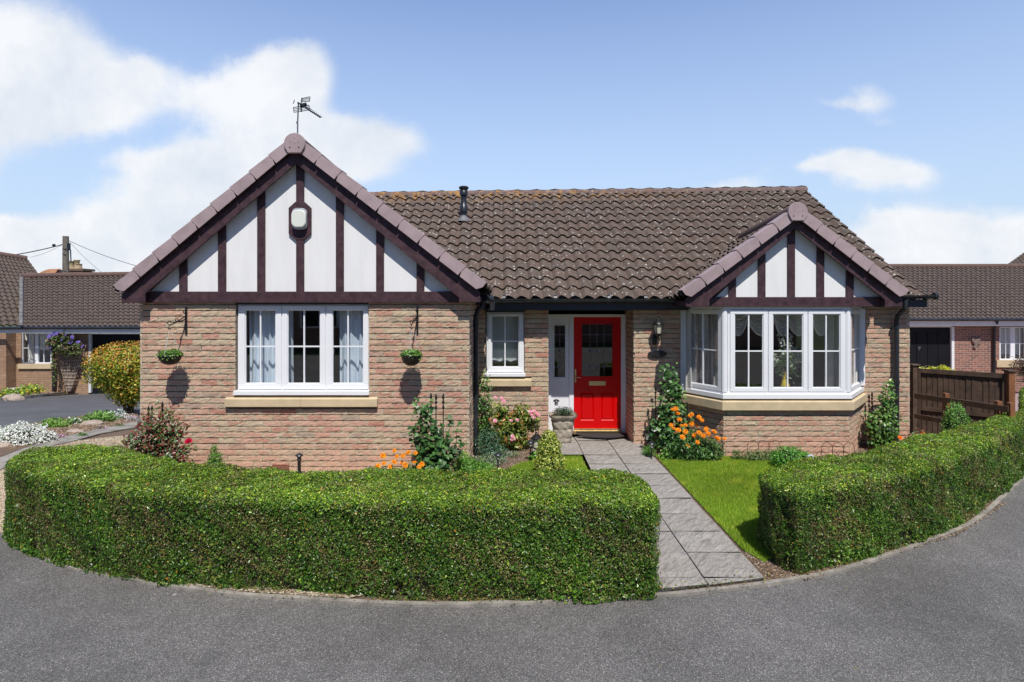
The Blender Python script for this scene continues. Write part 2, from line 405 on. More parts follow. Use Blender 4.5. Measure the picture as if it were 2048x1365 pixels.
# ------------------------------------------------------------------ brickwork (every brick is real geometry inside one wall mesh)
class Bricks:
    def __init__(s): s.V = []; s.C = []; s.U = []; s.M = MB()
    def wall(s, o, d, length, z0, z1, holes=(), nrm=None, ph=0.0, mort=True, depth=.10):
        """o: origin (x,y) on the wall face; d: unit direction (x,y); holes: (u0,u1,z0,z1)"""
        o = np.array(o, float); d = np.array(d, float); d /= np.linalg.norm(d)
        nrm = np.array([d[1], -d[0]]) if nrm is None else np.array(nrm, float)
        k0 = int(math.floor(z0/.075))
        k = k0
        while k*.075 < z1-.01:
            za = max(k*.075, z0); zb = min(k*.075+.0635, z1)
            if zb-za < .012: k += 1; continue
            zc = (za+zb)/2
            iv = [(0, length)]
            for h in holes:
                if h[2] < zc < h[3]:
                    nv = []
                    for a, b in iv:
                        if h[1] <= a or h[0] >= b: nv.append((a, b)); continue
                        if h[0] > a: nv.append((a, h[0]))
                        if h[1] < b: nv.append((h[1], b))
                    iv = nv
            st = ph+(k % 2)*.1125+(k % 5)*.006
            for a, b in iv:
                i = math.floor((a-st)/.225)
                while st+i*.225 < b:
                    ba = max(st+i*.225, a); bb = min(st+i*.225+.2235, b)
                    if bb-ba > .03: s.brick(o, d, nrm, ba, bb, za, zb)
                    i += 1
            k += 1
        if mort:
            # mortar backing with the same openings
            us = sorted({0.0, length}|{min(max(h[i], 0), length) for h in holes for i in (0, 1)})
            zs = sorted({z0, z1}|{min(max(h[i], z0), z1) for h in holes for i in (2, 3)})
            for a, b in zip(us, us[1:]):
                for c, e in zip(zs, zs[1:]):
                    um = (a+b)/2; zm = (c+e)/2
                    if b-a < 1e-6 or e-c < 1e-6 or any(h[0] < um < h[1] and h[2] < zm < h[3] for h in holes): continue
                    a_ = a+(.026 if a < 1e-6 else 0); b_ = b-(.026 if b > length-1e-6 else 0); p0 = o+d*a_-nrm*.020; p1 = o+d*b_-nrm*.020
                    s.M.prism([(p0[0], p0[1], c), (p1[0], p1[1], c), (p1[0]-nrm[0]*depth, p1[1]-nrm[1]*depth, c), (p0[0]-nrm[0]*depth, p0[1]-nrm[1]*depth, c)], (0, 0, e-c))
    def brick(s, o, d, n, a, b, z0, z1):
        nx, nz = 6, 4
        U, W = np.meshgrid(np.linspace(0, 1, nx), np.linspace(0, 1, nz))
        U = U.ravel(); W = W.ravel()
        edge = (np.minimum(U, 1-U) < .01)|(np.minimum(W, 1-W) < .01)
        pu = a+(b-a)*U+np.where(edge, RNG.normal(0, .0018, len(U)), RNG.normal(0, .001, len(U)))
        pz = z0+(z1-z0)*W+np.where(edge, RNG.normal(0, .0024, len(U)), 0)
        base = RNG.normal(0, .0018)
        dep = base+RNG.normal(0, .0016, len(U))-np.where(edge, .0015, 0)
        fr = np.stack([o[0]+d[0]*pu+n[0]*dep, o[1]+d[1]*pu+n[1]*dep, pz], 1)
        # skirt: the border ring repeated further back
        ring = [i for i in range(nx)]+[nx*(j+1)-1 for j in range(1, nz)]+[nx*nz-1-i for i in range(1, nx)]+[nx*(nz-1-j) for j in range(1, nz-1)]
        bk = fr[ring].copy(); bk[:, 0] -= n[0]*.026; bk[:, 1] -= n[1]*.026
        s.V.append(np.vstack([fr, bk]))
        s.C.append(np.broadcast_to(RNG.random(3), (len(fr)+len(bk), 3)))
        uv = np.stack([U, W], 1); s.U.append(np.vstack([uv, uv[ring]]))
        if not hasattr(s, 'tpl'):
            f = [(j*nx+i, j*nx+i+1, (j+1)*nx+i+1, (j+1)*nx+i) for j in range(nz-1) for i in range(nx-1)]
            m = len(ring); b0 = nx*nz
            f += [(ring[(i+1) % m], ring[i], b0+i, b0+(i+1) % m) for i in range(m)]
            s.tpl = np.array(f); s.nv = b0+m
    def build(s, name, parent):
        k = len(s.V)
        faces = (s.tpl[None]+(np.arange(k)*s.nv)[:, None, None]).reshape(-1, 4)
        ob = npmesh(name, np.vstack(s.V), faces, np.vstack(s.C), M['brick'], parent)
        uvl = ob.data.uv_layers.new(name='UVMap'); UV = np.vstack(s.U).astype(np.float32)
        li = np.empty(len(ob.data.loops), np.int32); ob.data.loops.foreach_get('vertex_index', li)
        uvl.data.foreach_set('uv', UV[li].ravel())
        s.M.build('mortar', M['mortar'], ob, world=True) if s.M.v else None
        return ob

# ------------------------------------------------------------------ pantiled roof patch
def tiles(name, A, B, C, D, parent, m, gauge=.30, wave=.2, seg=8, amp=.028, th=.029, rng=RNG):
    """A,B = eave start/end, C,D = ridge above A / above B. Rows stay parallel to the eave."""
    A, B, C, D = (np.array(p, float) for p in (A, B, C, D))
    Lx = max(np.linalg.norm(B-A), np.linalg.norm(D-C)); Ls = (np.linalg.norm(C-A)+np.linalg.norm(D-B))/2
    nr = max(1, round(Ls/gauge)); nc = int(math.ceil(Lx/wave*seg))+1
    nrm = np.cross(B-A, C-A); nrm /= np.linalg.norm(nrm)
    if nrm[2] < 0: nrm = -nrm
    s = np.linspace(0, 1, nc); ph = s*Lx/wave
    fr = ph % 1.0
    prof = amp*np.sin(2*math.pi*fr)+amp*.2*np.sin(4*math.pi*fr+.6)
    tid = np.floor(ph).astype(int)
    V = []; Fc = []; Cc = []; b = 0
    for r in range(nr):
        sag = rng.normal(0, .002, tid.max()+2)[tid]
        col = rng.random((tid.max()+2, 3))[tid]
        t0 = r/nr; t1 = (r+1)/nr+.022
        e0 = rng.normal(0, .006/Ls*1.0, tid.max()+2)[tid]
        rows = []
        for t, lift in ((t0+e0, -th*.1 if r == 0 else th*.10), (t0+e0, th*1.35), (t0+e0, th*1.35), (np.full(nc, (t0+t1)/2), th*.75), (np.full(nc, t1), th*.0)):
            t = np.clip(t, -.02, 1.02)[:, None]
            p = (A*(1-s[:, None])+B*s[:, None])*(1-t)+(C*(1-s[:, None])+D*s[:, None])*t
            p = p+nrm*(prof+lift+sag)[:, None]
            rows.append(p)
        V.append(np.vstack(rows)); cc = np.tile(col, (5, 1)).copy(); cc[:2*nc, 2] = 1.0; cc[2*nc:, 2] = 0; Cc.append(cc)  # blue channel marks the lips that are painted dark as row shadow
        for j in (0, 2, 3):
            i = np.arange(nc-1)
            Fc.append(np.stack([b+j*nc+i, b+j*nc+i+1, b+(j+1)*nc+i+1, b+(j+1)*nc+i], 1))
        b += 5*nc
    ob = npmesh(name, np.vstack(V), np.vstack(Fc), np.vstack(Cc), m, parent)
    ob.data.polygons.foreach_set('use_smooth', np.ones(len(ob.data.polygons), bool)); ob.data.set_sharp_from_angle(angle=math.radians(45))
    return ob

# ================================================================== SETTING
def sheet(name, pts, m, lift, kind='structure', thick=0.0):
    """flat polygon in plan laid on the ground profile"""
    bm = bmesh.new()
    vs = [bm.verts.new((p[0], p[1], 0)) for p in pts]
    f = bm.faces.new(vs); bmesh.ops.triangulate(bm, faces=[f])
    for yc in (9.3, 20.5):
        g = list(bm.verts)+list(bm.edges)+list(bm.faces)
        bmesh.ops.bisect_plane(bm, geom=g, plane_co=(0, yc, 0), plane_no=(0, 1, 0))
    for v in bm.verts: v.co.z = GZ(v.co.y)+lift
    if thick:
        r = bmesh.ops.extrude_face_region(bm, geom=list(bm.faces))
        for v in [e for e in r['geom'] if isinstance(e, bmesh.types.BMVert)]: v.co.z -= thick
    bmesh.ops.recalc_face_normals(bm, faces=bm.faces)
    if not thick:
        for f in bm.faces:
            if f.normal.z < 0: f.normal_flip()
    me = bpy.data.meshes.new(name); bm.to_mesh(me); bm.free(); me.materials.append(m)
    o = link(name, me); tag(o, kind=kind); return o
GRASSFAR = mat('far_grass', (.07, .10, .03), .95, .2, 1.5)
sheet('ground', [(-300, -200), (300, -200), (300, 500), (-300, 500)], GRASSFAR, -.03)
sheet('road', [(-40, -9), (40, -9), (40, 11.5), (16, 13), (7.4, 21), (-22, 21), (-40, 12)], M['asphalt'], 0.0)
sheet('driveway', [(-22, 21.2), (-22, 9.6), (-9.4, 7.7), (-7.7, 8.9), (-6.1, 12.4), (-4.2, 20), (-4.2, 21.2)], M['tarmac'], .004)
sheet('block_driveway', [(8.4, 10.6), (24, 9.6), (24, 21.1), (6.4, 21.1), (6.4, 14)], M['blockpave'], .004)

def catmull(pts, n=8):
    pts = [np.array(p, float) for p in pts]; P_ = [2*pts[0]-pts[1]]+pts+[2*pts[-1]-pts[-2]]; out = []
    for i in range(1, len(P_)-2):
        for k in range(n):
            t = k/n; a, b, c, d = P_[i-1:i+3]
            out.append(.5*((2*b)+(-a+c)*t+(2*a-5*b+4*c-d)*t*t+(-a+3*b-3*c+d)*t**3))
    out.append(pts[-1]); return np.array(out)
# outer edge of the kerb
kerb_px = [(-160, 962), (-90, 1015), (0, 1070), (62, 1107), (156, 1144), (410, 1187), (586, 1202), (800, 1214), (1000, 1213), (1305, 1197), (1422, 1187), (1542, 1172), (1672, 1149), (1761, 1121), (1854, 1088), (1961, 1041), (2048, 961), (2130, 896), (2230, 850)]
kerb = catmull([GP(u, v)[:2] for u, v in kerb_px], 6)
def offset(line, d):
    t = np.gradient(line, axis=0); t /= np.linalg.norm(t, axis=1, keepdims=True)
    return line+np.stack([-t[:, 1], t[:, 0]], 1)*d
def strip(name, line, w, z0, z1, m, kind='structure', jig=0, parent=None):
    a = line; b = offset(line, w); mb = MB(); n = len(line)
    vs = []
    for i in range(n):
        g0, g1 = GZ(a[i][1]), GZ(b[i][1]); j = random.uniform(-jig, jig)
        vs += [(a[i][0], a[i][1], g0+z0), (a[i][0], a[i][1], g0+z1+j), (b[i][0], b[i][1], g1+z1+j), (b[i][0], b[i][1], g1+z0)]
    fs = [(i*4+k, i*4+(k+1) % 4, (i+1)*4+(k+1) % 4, (i+1)*4+k) for i in range(n-1) for k in range(4)]
    mb.add(vs, fs); o = mb.build(name, m, parent)
    if parent is None: tag(o, kind=kind)
    return o
strip('kerb', kerb, .046, -.05, .020, M['concrete'], jig=.002)
inner = offset(kerb, .044)
garden = [tuple(p) for p in inner]+[(14, 9.2), (7.4, 10.2), (7.4, 14), (-4.6, 14), (-6.2, 12.6), (-7.8, 9.05)]
sheet('garden_soil', garden, M['soil'], .012)
# gravel behind and left of the hedge
gr = [GP(-160, 958)[:2]]+[tuple(p) for p in inner[2:40]]+[(-.6, 4.7), (-.62, 7.9), (-4.9, 7.9), (-4.9, 12.05), (-5.35, 11.9), (-7.1, 9.35), (-7.75, 8.9)]
sheet('gravel', gr, M['gravel'], .024)
# concrete edging path on the left
sheet('edging_path', [GP(275, 846)[:2], GP(275, 858)[:2], GP(200, 872)[:2], GP(140, 889)[:2], GP(80, 903)[:2], GP(30, 925)[:2], GP(-60, 990)[:2], GP(-110, 985)[:2], GP(-10, 925)[:2], GP(40, 905)[:2], GP(84, 890)[:2], GP(150, 873)[:2]], M['concrete'], .040, thick=.05)

# paving slabs: path to the door
def slabs():
    mb = MB(); cols = []
    ys = [4.75-.479*.5+.479*i for i in range(0, 12)]; ys = [4.27]+[4.755+.479*i for i in range(12)]
    V = []; Fq = []; C = []; b = 0
    def slab(x0, x1, y0, y1, cut=None):
        nonlocal b
        g = .006
        pts = [(x0+g, y0+g), (x1-g, y0+g), (x1-g, y1-g), (x0+g, y1-g)]
        if cut is not None:
            pts[0] = (pts[0][0], cut(pts[0][0])); pts[1] = (pts[1][0], cut(pts[1][0]))
        n = 6; zc = .036+RNG.normal(0, .002); tl = RNG.normal(0, .003, 2)
        c = RNG.random(3)
        for j in range(n+1):
            for i in range(n+1):
                s, t = i/n, j/n
                x = (pts[0][0]*(1-s)+pts[1][0]*s)*(1-t)+(pts[3][0]*(1-s)+pts[2][0]*s)*t
                y = (pts[0][1]*(1-s)+pts[1][1]*s)*(1-t)+(pts[3][1]*(1-s)+pts[2][1]*s)*t
                e = min(s, 1-s, t, 1-t) < .01
                V.append((x, y, GZ(y)+zc+tl[0]*(s-.5)+tl[1]*(t-.5)-(0.008 if e else 0)+RNG.normal(0, .0008))); C.append(c)
        for j in range(n):
            for i in range(n): Fq.append((b+j*(n+1)+i, b+j*(n+1)+i+1, b+(j+1)*(n+1)+i+1, b+(j+1)*(n+1)+i))
        b += (n+1)**2
    kc = lambda x: float(np.interp(x, kerb[:, 0], kerb[:, 1]))+.085
    for j in range(len(ys)-1):
        y0, y1 = ys[j], ys[j+1]
        for x0, x1 in ((1.02, 1.51), (1.51, 2.0)):
            if y0 > 9.95: continue
            if y1 > 10.0: y1 = 10.0
            if j == 0:
                slab(x0, x1, y0, y1, cut=kc)
            else:
                if x1 > 1.9 and y0 > 9.2: x1b = 1.88
                else: x1b = x1
                slab(x0, x1b, y0, y1)
        if y0 > 8.5 and y0 < 9.95: slab(.53, 1.02, y0, min(y1, 10.0)); 
        if y0 > 8.5 and y0 < 9.4: slab(.30, .53, y0, min(y1, 9.45))
    o = npmesh('path', V, Fq, np.array(C), M['paving']); tag(o, kind='structure')
slabs()
JOINT = mat('path_joint', (.055, .055, .045), .95, .3, 12)
sheet('path_bed', [(1.03, 4.52), (1.99, 4.74), (1.99, 9.25), (1.87, 9.27), (1.87, 9.95), (.6, 9.95), (.6, 9.44), (.31, 9.44), (.31, 8.6), (1.03, 8.6)], JOINT, .020)

# lawns
def in_poly(pts, poly):
    x, y = pts[:, 0], pts[:, 1]; r = np.zeros(len(pts), bool); n = len(poly)
    for i in range(n):
        x0, y0 = poly[i]; x1, y1 = poly[(i+1) % n]
        c = ((y0 > y) != (y1 > y)) & (x < (x1-x0)*(y-y0)/(y1-y0+1e-12)+x0); r ^= c
    return r
def seg_dist(pts, poly, closed=True):
    d = np.full(len(pts), 1e9); nrm = np.zeros((len(pts), 2)); n = len(poly)
    for i in range(n if closed else n-1):
        a = np.array(poly[i]); b = np.array(poly[(i+1) % n]); ab = b-a; L = ab@ab+1e-12
        t = np.clip(((pts-a)@ab)/L, 0, 1); q = a+t[:, None]*ab; w = pts-q; dd = np.linalg.norm(w, axis=1)
        m = dd < d; d[m] = dd[m]; nrm[m] = w[m]
    return d, nrm
def scatter(poly, n, rng=RNG):
    poly = np.array(poly); lo, hi = poly.min(0), poly.max(0); out = np.zeros((0, 2))
    while len(out) < n:
        p = rng.uniform(lo, hi, (n*2, 2)); out = np.vstack([out, p[in_poly(p, poly)]])
    return out[:n]
lawnR = [(2.035, 8.60), (2.03, 5.3), (2.12, 5.05), (2.5, 5.4), (3.2, 6.0), (4.2, 6.6), (4.9, 7.0), (4.6, 7.55), (3.9, 8.0), (3.2, 8.42), (2.7, 8.55)]
lawnL = [(.98, 8.50), (.98, 5.1), (.5, 5.15), (-.4, 5.2), (-.35, 7.0), (-.12, 7.75), (.12, 8.15), (.4, 8.4), (.7, 8.5)]
def lawn(poly, n, nm='lawn'):
    s = sheet(nm, poly, M['turf'], .022)
    p = scatter(poly, n); d, _ = seg_dist(p, poly)
    hgt = RNG.uniform(.018, .038, n)*(1+.25*vnoise(np.c_[p, p[:, :1]*0], 3))
    a = RNG.uniform(0, 2*math.pi, n); w = RNG.uniform(.0018, .0034, n)
    lean = RNG.normal(0, .35, (n, 2))*hgt[:, None]
    base = np.c_[p, np.full(n, .02)]
    dx = np.c_[np.cos(a)*w, np.sin(a)*w, np.zeros(n)]
    tip = base+np.c_[lean, hgt]
    V = np.stack([base-dx, base+dx, tip], 1)
    col = pick([(.20, .33, .022), (.28, .43, .030), (.37, .48, .055), (.50, .48, .15)], n, (4, 4, 2, .5), .15)
    pt = vnoise(np.c_[p, p[:, :1]*0], 2.2, 3)[:, None]
    pt2 = vnoise(np.c_[p, p[:, :1]*0], 7, 6)[:, None]; col = np.clip(col*(1+.16*pt)*(1+np.clip(pt2-.2, 0, 1)*np.array([.55, .2, .5])), .003, 1)
    o = npmesh('grass', V.reshape(-1, 3), np.arange(n*3).reshape(n, 3), np.repeat(col, 3, 0), M['grass'], nper=3)
    tag(o, kind='stuff')
    return o
tag(lawn(lawnR, 150000), 'short bright green mown grass right of the paved path', 'grass')
tag(lawn(lawnL, 60000), 'short green grass behind the left hedge around the golden shrub', 'grass')
# loose pebbles over the gravel sheet
def pebbles(poly, n, zl, cols, smin, smax, name, label, cat):
    p = scatter(poly, n); s = RNG.uniform(smin, smax, n)
    oc = np.array([(1, 0, 0), (0, 1, 0), (-1, 0, 0), (0, -1, 0), (0, 0, .65), (0, 0, -.5)])
    f = np.array([(0, 1, 4), (1, 2, 4), (2, 3, 4), (3, 0, 4)])
    a = RNG.uniform(0, 6.28, n); ca, sa = np.cos(a), np.sin(a)
    V = oc[None]*s[:, None, None]*RNG.uniform(.7, 1.2, (n, 6, 1)); V[:, :, 1] *= .7
    Vx = V[:, :, 0]*ca[:, None]-V[:, :, 1]*sa[:, None]; Vy = V[:, :, 0]*sa[:, None]+V[:, :, 1]*ca[:, None]
    gz = np.array([GZ(y) for y in p[:, 1]])
    V = np.stack([Vx+p[:, :1], Vy+p[:, 1:2], V[:, :, 2]+gz[:, None]+zl], 2)
    c = pick(cols, n, None, .12)
    o = npmesh(name, V.reshape(-1, 3), (f[None]+(np.arange(n)*6)[:, None, None]).reshape(-1, 3), np.repeat(c, 6, 0), M['petal'], nper=3)
    return tag(o, label, cat, kind='stuff')
gv = [(-5.6, 6.2), (-4.7, 6.35), (-3.6, 6.3), (-2.6, 5.8), (-2.6, 7.1), (-4.9, 7.9), (-4.9, 12.0), (-5.3, 11.8), (-7.0, 9.3), (-6.6, 8.4), (-6.2, 7.4)]
pebbles(gv, 16000, .026, [(.62, .5, .36), (.72, .64, .52), (.5, .36, .24), (.66, .56, .42), (.34, .25, .2)], .007, .015, 'gravel_stones', 'cream and buff gravel chippings behind the left hedge', 'gravel')
gv2 = [GP(-40, 1040)[:2], GP(35, 1092)[:2], GP(22, 1000)[:2], GP(5, 940)[:2], GP(-60, 995)[:2]]
pebbles(gv2, 5000, .026, [(.62, .5, .36), (.72, .64, .52), (.5, .36, .24), (.66, .56, .42), (.4, .28, .2)], .006, .013, 'gravel_stones', 'cream gravel strip between kerb and left end of the hedge', 'gravel')


# ================================================================== HOUSE
house = thing('bungalow', 'brick bungalow with two maroon timbered white gables, brown tiled roof and red door', 'house', (1.0, 9.5, 0))
Y1, YA, YB, YD, YF = 7.80, 9.33, 9.27, 9.95, 8.56
XL = X(280, Y1); XR = X(938.5, Y1)            # front gable wall ends
XH = 6.12                                      # right end of the house
BL = (2.62, YB); BFL = (3.005, YF); BFR = (4.80, YF); BR = (5.38, YB)
bk = Bricks()
w1 = (X(470.5, Y1)-XL, X(737.5, Y1)-XL, Z(797, Y1), 2.30)
bk.wall((XL, Y1), (1, 0), XR-XL, 0, 2.22, [w1, (w1[0]-.13, w1[1]+.10, Z(814.3, Y1)+.0, Z(792, Y1))], (0, -1))
bk.wall((XR, Y1), (0, 1), YA-Y1, 0, 2.22, [], (1, 0), ph=.08)
bk.wall((XL, YA+1), (0, -1), YA+1-Y1, 0, 2.22, [], (-1, 0))
xa1 = X(1097, YA)
w2 = (X(971, YA)-XR, X(1049.5, YA)-XR, Z(755, YA), 2.3)
bk.wall((XR, YA), (1, 0), xa1-XR, 0, 2.16, [w2, (X(965.6, YA)-XR, X(1063, YA)-XR, Z(773, YA), Z(754, YA))], (0, -1))
bk.wall((xa1, YA), (0, 1), YD-YA+.08, 0, 2.16, [], (1, 0))
XP = X(1267.5, YB)
bk.wall((XP, YB), (1, 0), XH-XP, 0, 2.16, [(BL[0]+.03-XP, BR[0]-.03-XP, .0, 2.14)], (0, -1))
bk.wall((XP, YD+.08), (0, -1), YD+.08-YB, 0, 2.16, [], (-1, 0), ph=.05)
bk.wall((XH, YB), (0, 1), 5, 0, 2.3, [], (1, 0))
wall = bk.build('wall', house)
bb = Bricks()
def seg(a, b):
    a = np.array(a); b = np.array(b); L = np.linalg.norm(b-a); return a, (b-a)/L, L
for a, b in ((BL, BFL), (BFL, BFR), (BFR, BR)):
    o_, d_, L_ = seg(a, b); nn = np.array([d_[1], -d_[0]])
    bb.wall(o_, d_, L_, 0, .70, [], nn, ph=.03)
bay_wall = bb.build('bay_wall', house)
# render strip behind reveals / shell walls that close the house
mb = MB()
mb.box(XL-.3+.35, XL+.25, YA+1, 16, 0, 2.3); mb.box(XL+.05, XH-.02, 15.9, 16.1, 0, 2.4)
mb.split('rear_wall', M['brick_far'], house)
# --- rooms behind the windows
mb = MB()
def room(x0, x1, y0, y1, h=2.3):
    mb.add([(x0, y0, .02), (x1, y0, .02), (x1, y1, .02), (x0, y1, .02)], [(0, 1, 2, 3)])
    mb.add([(x0, y1, 0), (x1, y1, 0), (x1, y1, h), (x0, y1, h)], [(0, 1, 2, 3)])
    mb.add([(x0, y0, 0), (x0, y1, 0), (x0, y1, h), (x0, y0, h)], [(0, 1, 2, 3)])
    mb.add([(x1, y0, 0), (x1, y1, 0), (x1, y1, h), (x1, y0, h)], [(0, 1, 2, 3)])
    mb.add([(x0, y0, h), (x1, y0, h), (x1, y1, h), (x0, y1, h)], [(0, 1, 2, 3)])
room(XL+.15, XR-.12, Y1+.12, 12.2, 2.14); room(XR+.02, xa1-.02, YA+.12, 11.2, 2.12); room(.55, 2.3, YD+.16, 13.5, 2.12); room(2.45, XH-.15, YB+.12, 13.4, 2.12)
mb.build('room', M['room'], house)
# --- windows
def window(u0, u1, v0, v1, Y, lights, cill=None, cill_u=None, rec=.045, bars=True):
    """lights: list of (sash u0,u1,v0,v1, glass u0,u1,v0,v1, bar v, bar u)"""
    mb = MB(); y = Y+rec
    # outer frame
    fr = .028
    xa, xb, zt, zb = X(u0, Y), X(u1, Y), Z(v0, Y), Z(v1, Y)
    mb.box(xa, xb, y+.012, y+.075, zt-fr, zt); mb.box(xa, xb, y+.012, y+.075, zb, zb+fr)
    mb.box(xa, xa+fr, y+.012, y+.075, zb+fr, zt-fr); mb.box(xb-fr, xb, y+.012, y+.075, zb+fr, zt-fr)
    for i in range(len(lights)-1):
        xm = (X(lights[i][1], Y)+X(lights[i+1][0], Y))/2; mb.box(xm-.03, xm+.03, y+.012, y+.075, zb+fr, zt-fr)
    root = mb.build('window', M['upvc'], house, bevel=.003)
    for l in lights:
        s = MB(); a, b, c, d = X(l[0], Y), X(l[1], Y), Z(l[2], Y), Z(l[3], Y)
        ga, gb, gc, gd = X(l[4], Y), X(l[5], Y), Z(l[6], Y), Z(l[7], Y)
        s.box(a, b, y-.006, y+.05, gc, c); s.box(a, b, y-.006, y+.05, d, gd)
        s.box(a, ga, y-.006, y+.05, gd, gc); s.box(gb, b, y-.006, y+.05, gd, gc)
        # inner glazing bead
        for q in ((ga, gb, gc-.012, gc), (ga, gb, gd, gd+.012)): s.box(q[0], q[1], y+.004, y+.03, q[2], q[3])
        for q in ((ga, ga+.012), (gb-.012, gb)): s.box(q[0], q[1], y+.0035, y+.0295, gd+.012, gc-.012)
        s.build('sash', M['upvc'], root, bevel=.004)
        g = MB(); g.box(ga, gb, y+.018, y+.026, gd, gc); g.build('pane', M['glass'], root)
        if bars:
            k = MB(); zb_ = Z(l[8], Y); xb_ = X(l[9], Y)
            k.box(ga, gb, y+.010, y+.034, zb_-.009, zb_+.009); k.box(xb_-.009, xb_+.009, y+.0095, y+.0345, gd, zb_-.009); k.box(xb_-.009, xb_+.009, y+.0095, y+.0345, zb_+.009, gc)
            k.build('glazing_bar', M['upvc'], root)
    if cill:
        k = MB(); a, b = X(cill_u[0], Y), X(cill_u[1], Y)
        k.box(a, b, Y-.035, y+.08, Z(cill[1], Y-.035), Z(cill[0], Y-.035)); k.build('cill', M['upvc'], root, bevel=.004)
    return root
win1 = window(471.5, 737, 609.5, 783, Y1, [
    (474, 560.3, 612, 779.5, 486.5, 549.3, 620, 769, 694, 517.4),
    (562, 648.8, 612, 779.5, 572, 638.8, 620, 769, 694, 605.3),
    (650.5, 735, 612, 779.5, 662, 726, 620, 769, 694, 693.8)], (782.5, 791), (468.5, 739))
win2 = window(973, 1049, 625, 748, YA, [(976, 1047, 628, 745, 982.8, 1038.2, 632, 735.5, 683.4, 1010)], (747.5, 754), (969, 1050.5))
def sill(pts_outer, z0, z1, name='window_sill', slope=.018):
    pass
mb = MB()   # stone sills
def stone_sill(xa, xb, Y, zt, zb, proj=.055, joint=None):
    mb = MB(); s = .03
    pr = [(Y-proj, zb), (Y-proj, zt-.012), (Y-proj+.006, zt-.008), (Y+.06, zt+.022), (Y+.06, zb)]
    segs = [(xa, xb)] if joint is None else [(xa, joint-.001), (joint+.001, xb)]
    for a, b in segs:
        mb.prism([(a, p[0], p[1]) for p in pr], (b-a, 0, 0))
    return mb.build('window_sill', M['sill'], house, bevel=.004)
stone_sill(X(448.5, 7.745), X(754, 7.745), Y1, Z(797, 7.745), Z(814.5, 7.745), joint=X(600, 7.745))
stone_sill(X(962, 9.28), X(1063, 9.28), YA, Z(759.5, 9.28), Z(773.3, 9.28), .05)
# bay sill, follows the three faces
def poly_off(pts, d):
    out = []
    for i, p in enumerate(pts):
        ns = []
        for a, b in ((i-1, i), (i, i+1)):
            if a < 0 or b >= len(pts): continue
            v = np.array(pts[b])-np.array(pts[a]); v = v/np.linalg.norm(v); ns.append(np.array([v[1], -v[0]]))
        n = sum(ns); n = n/np.linalg.norm(n); k = d/max(.3, float(n@ns[0])); out.append(tuple(np.array(p)+n*k))
    return out
bay = [BL, BFL, BFR, BR]
def bayring(d0, d1, z0, z1, name, m, parent=None, bev=0, base=bay, zt_in=None):
    e0 = np.array(base[0])-np.array(base[1]); e1 = np.array(base[-1])-np.array(base[-2])
    base = [tuple(np.array(base[0])+e0/np.linalg.norm(e0)*.09)]+list(base[1:-1])+[tuple(np.array(base[-1])+e1/np.linalg.norm(e1)*.09)]
    a = poly_off(base, d0); b = poly_off(base, -d1); mb = MB(); n = len(base)
    vs = []
    for i in range(n): vs += [(*a[i], z0), (*a[i], z1), (*b[i], zt_in if zt_in else z1), (*b[i], z0)]
    fs = [(i*4+k, i*4+(k+1) % 4, (i+1)*4+(k+1) % 4, (i+1)*4+k) for i in range(n-1) for k in range(4)]+[(0, 1, 2, 3), tuple(4*(n-1)+k for k in (3, 2, 1, 0))]
    mb.add(vs, fs); return mb.build(name, m, parent or house, bevel=bev)
YS = YF-.06
bayring(.06, .10, Z(821.5, YS), Z(804.5, YS), 'window_sill', M['sill'], bev=.004, zt_in=Z(799, YS))
# bay window: posts, three front sashes and two side sashes
zc0, zc1 = Z(798.5, YF-.03), Z(789.5, YF-.03)
zT = 2.145; zB = zc1
baywin = bayring(.030, .07, zc0, zc1, 'window', M['upvc'], bev=.004)
bayring(.0, .07, zT-.045, zT, 'head', M['upvc'], baywin); bayring(.0, .07, zB, zB+.03, 'cill', M['upvc'], baywin)
pm = MB()
for i, c in enumerate((BFL, BFR)):
    pm.tube([(c[0]+(.022 if i == 0 else -.022), c[1]+.035, zB+.03), (c[0]+(.022 if i == 0 else -.022), c[1]+.035, zT-.045)], .047, 10)
for c in (BL, BR):
    pm.box(c[0]-.03, c[0]+.03, c[1]-.04, c[1]+.03, zB+.03, zT-.045)
pm.split('corner_post', M['upvc'], baywin)
def sash_local(o, d, a, b, zb, zt, fw=.05, fwb=.055, parent=None, curtain=None):
    """sash in a vertical plane: origin o, direction d, from a to b"""
    o = np.array(o); d = np.array(d); nn = np.array([d[1], -d[0]])
    def bx(mb, a0, a1, n0, n1, z0, z1):
        p = [o+d*a0+nn*n0, o+d*a1+nn*n0, o+d*a1+nn*n1, o+d*a0+nn*n1]
        mb.prism([(q[0], q[1], z0) for q in p], (0, 0, z1-z0))
    s = MB()
    bx(s, a, b, .006, -.05, zb, zb+fwb); bx(s, a, b, .006, -.05, zt-fw, zt); bx(s, a, a+fw, .006, -.05, zb+fwb, zt-fw); bx(s, b-fw, b, .006, -.05, zb+fwb, zt-fw)
    i0, i1 = a+fw, b-fw; j0, j1 = zb+fwb, zt-fw
    bx(s, i0, i1, -.006, -.03, j0, j0+.011); bx(s, i0, i1, -.006, -.03, j1-.011, j1); bx(s, i0, i0+.011, -.0065, -.0295, j0+.011, j1-.011); bx(s, i1-.011, i1, -.0065, -.0295, j0+.011, j1-.011)
    s.build('sash', M['upvc'], parent, bevel=.004)
    g = MB(); bx(g, i0, i1, -.018, -.026, j0, j1); g.build('pane', M['glass'], parent)
    k = MB(); zm = Z(702.8, YF); um = (i0+i1)/2
    bx(k, i0, i1, -.010, -.034, zm-.009, zm+.009); bx(k, um-.009, um+.009, -.0095, -.0345, j0, zm-.009); bx(k, um-.009, um+.009, -.0095, -.0345, zm+.009, j1)
    k.build('glazing_bar', M['upvc'], parent)
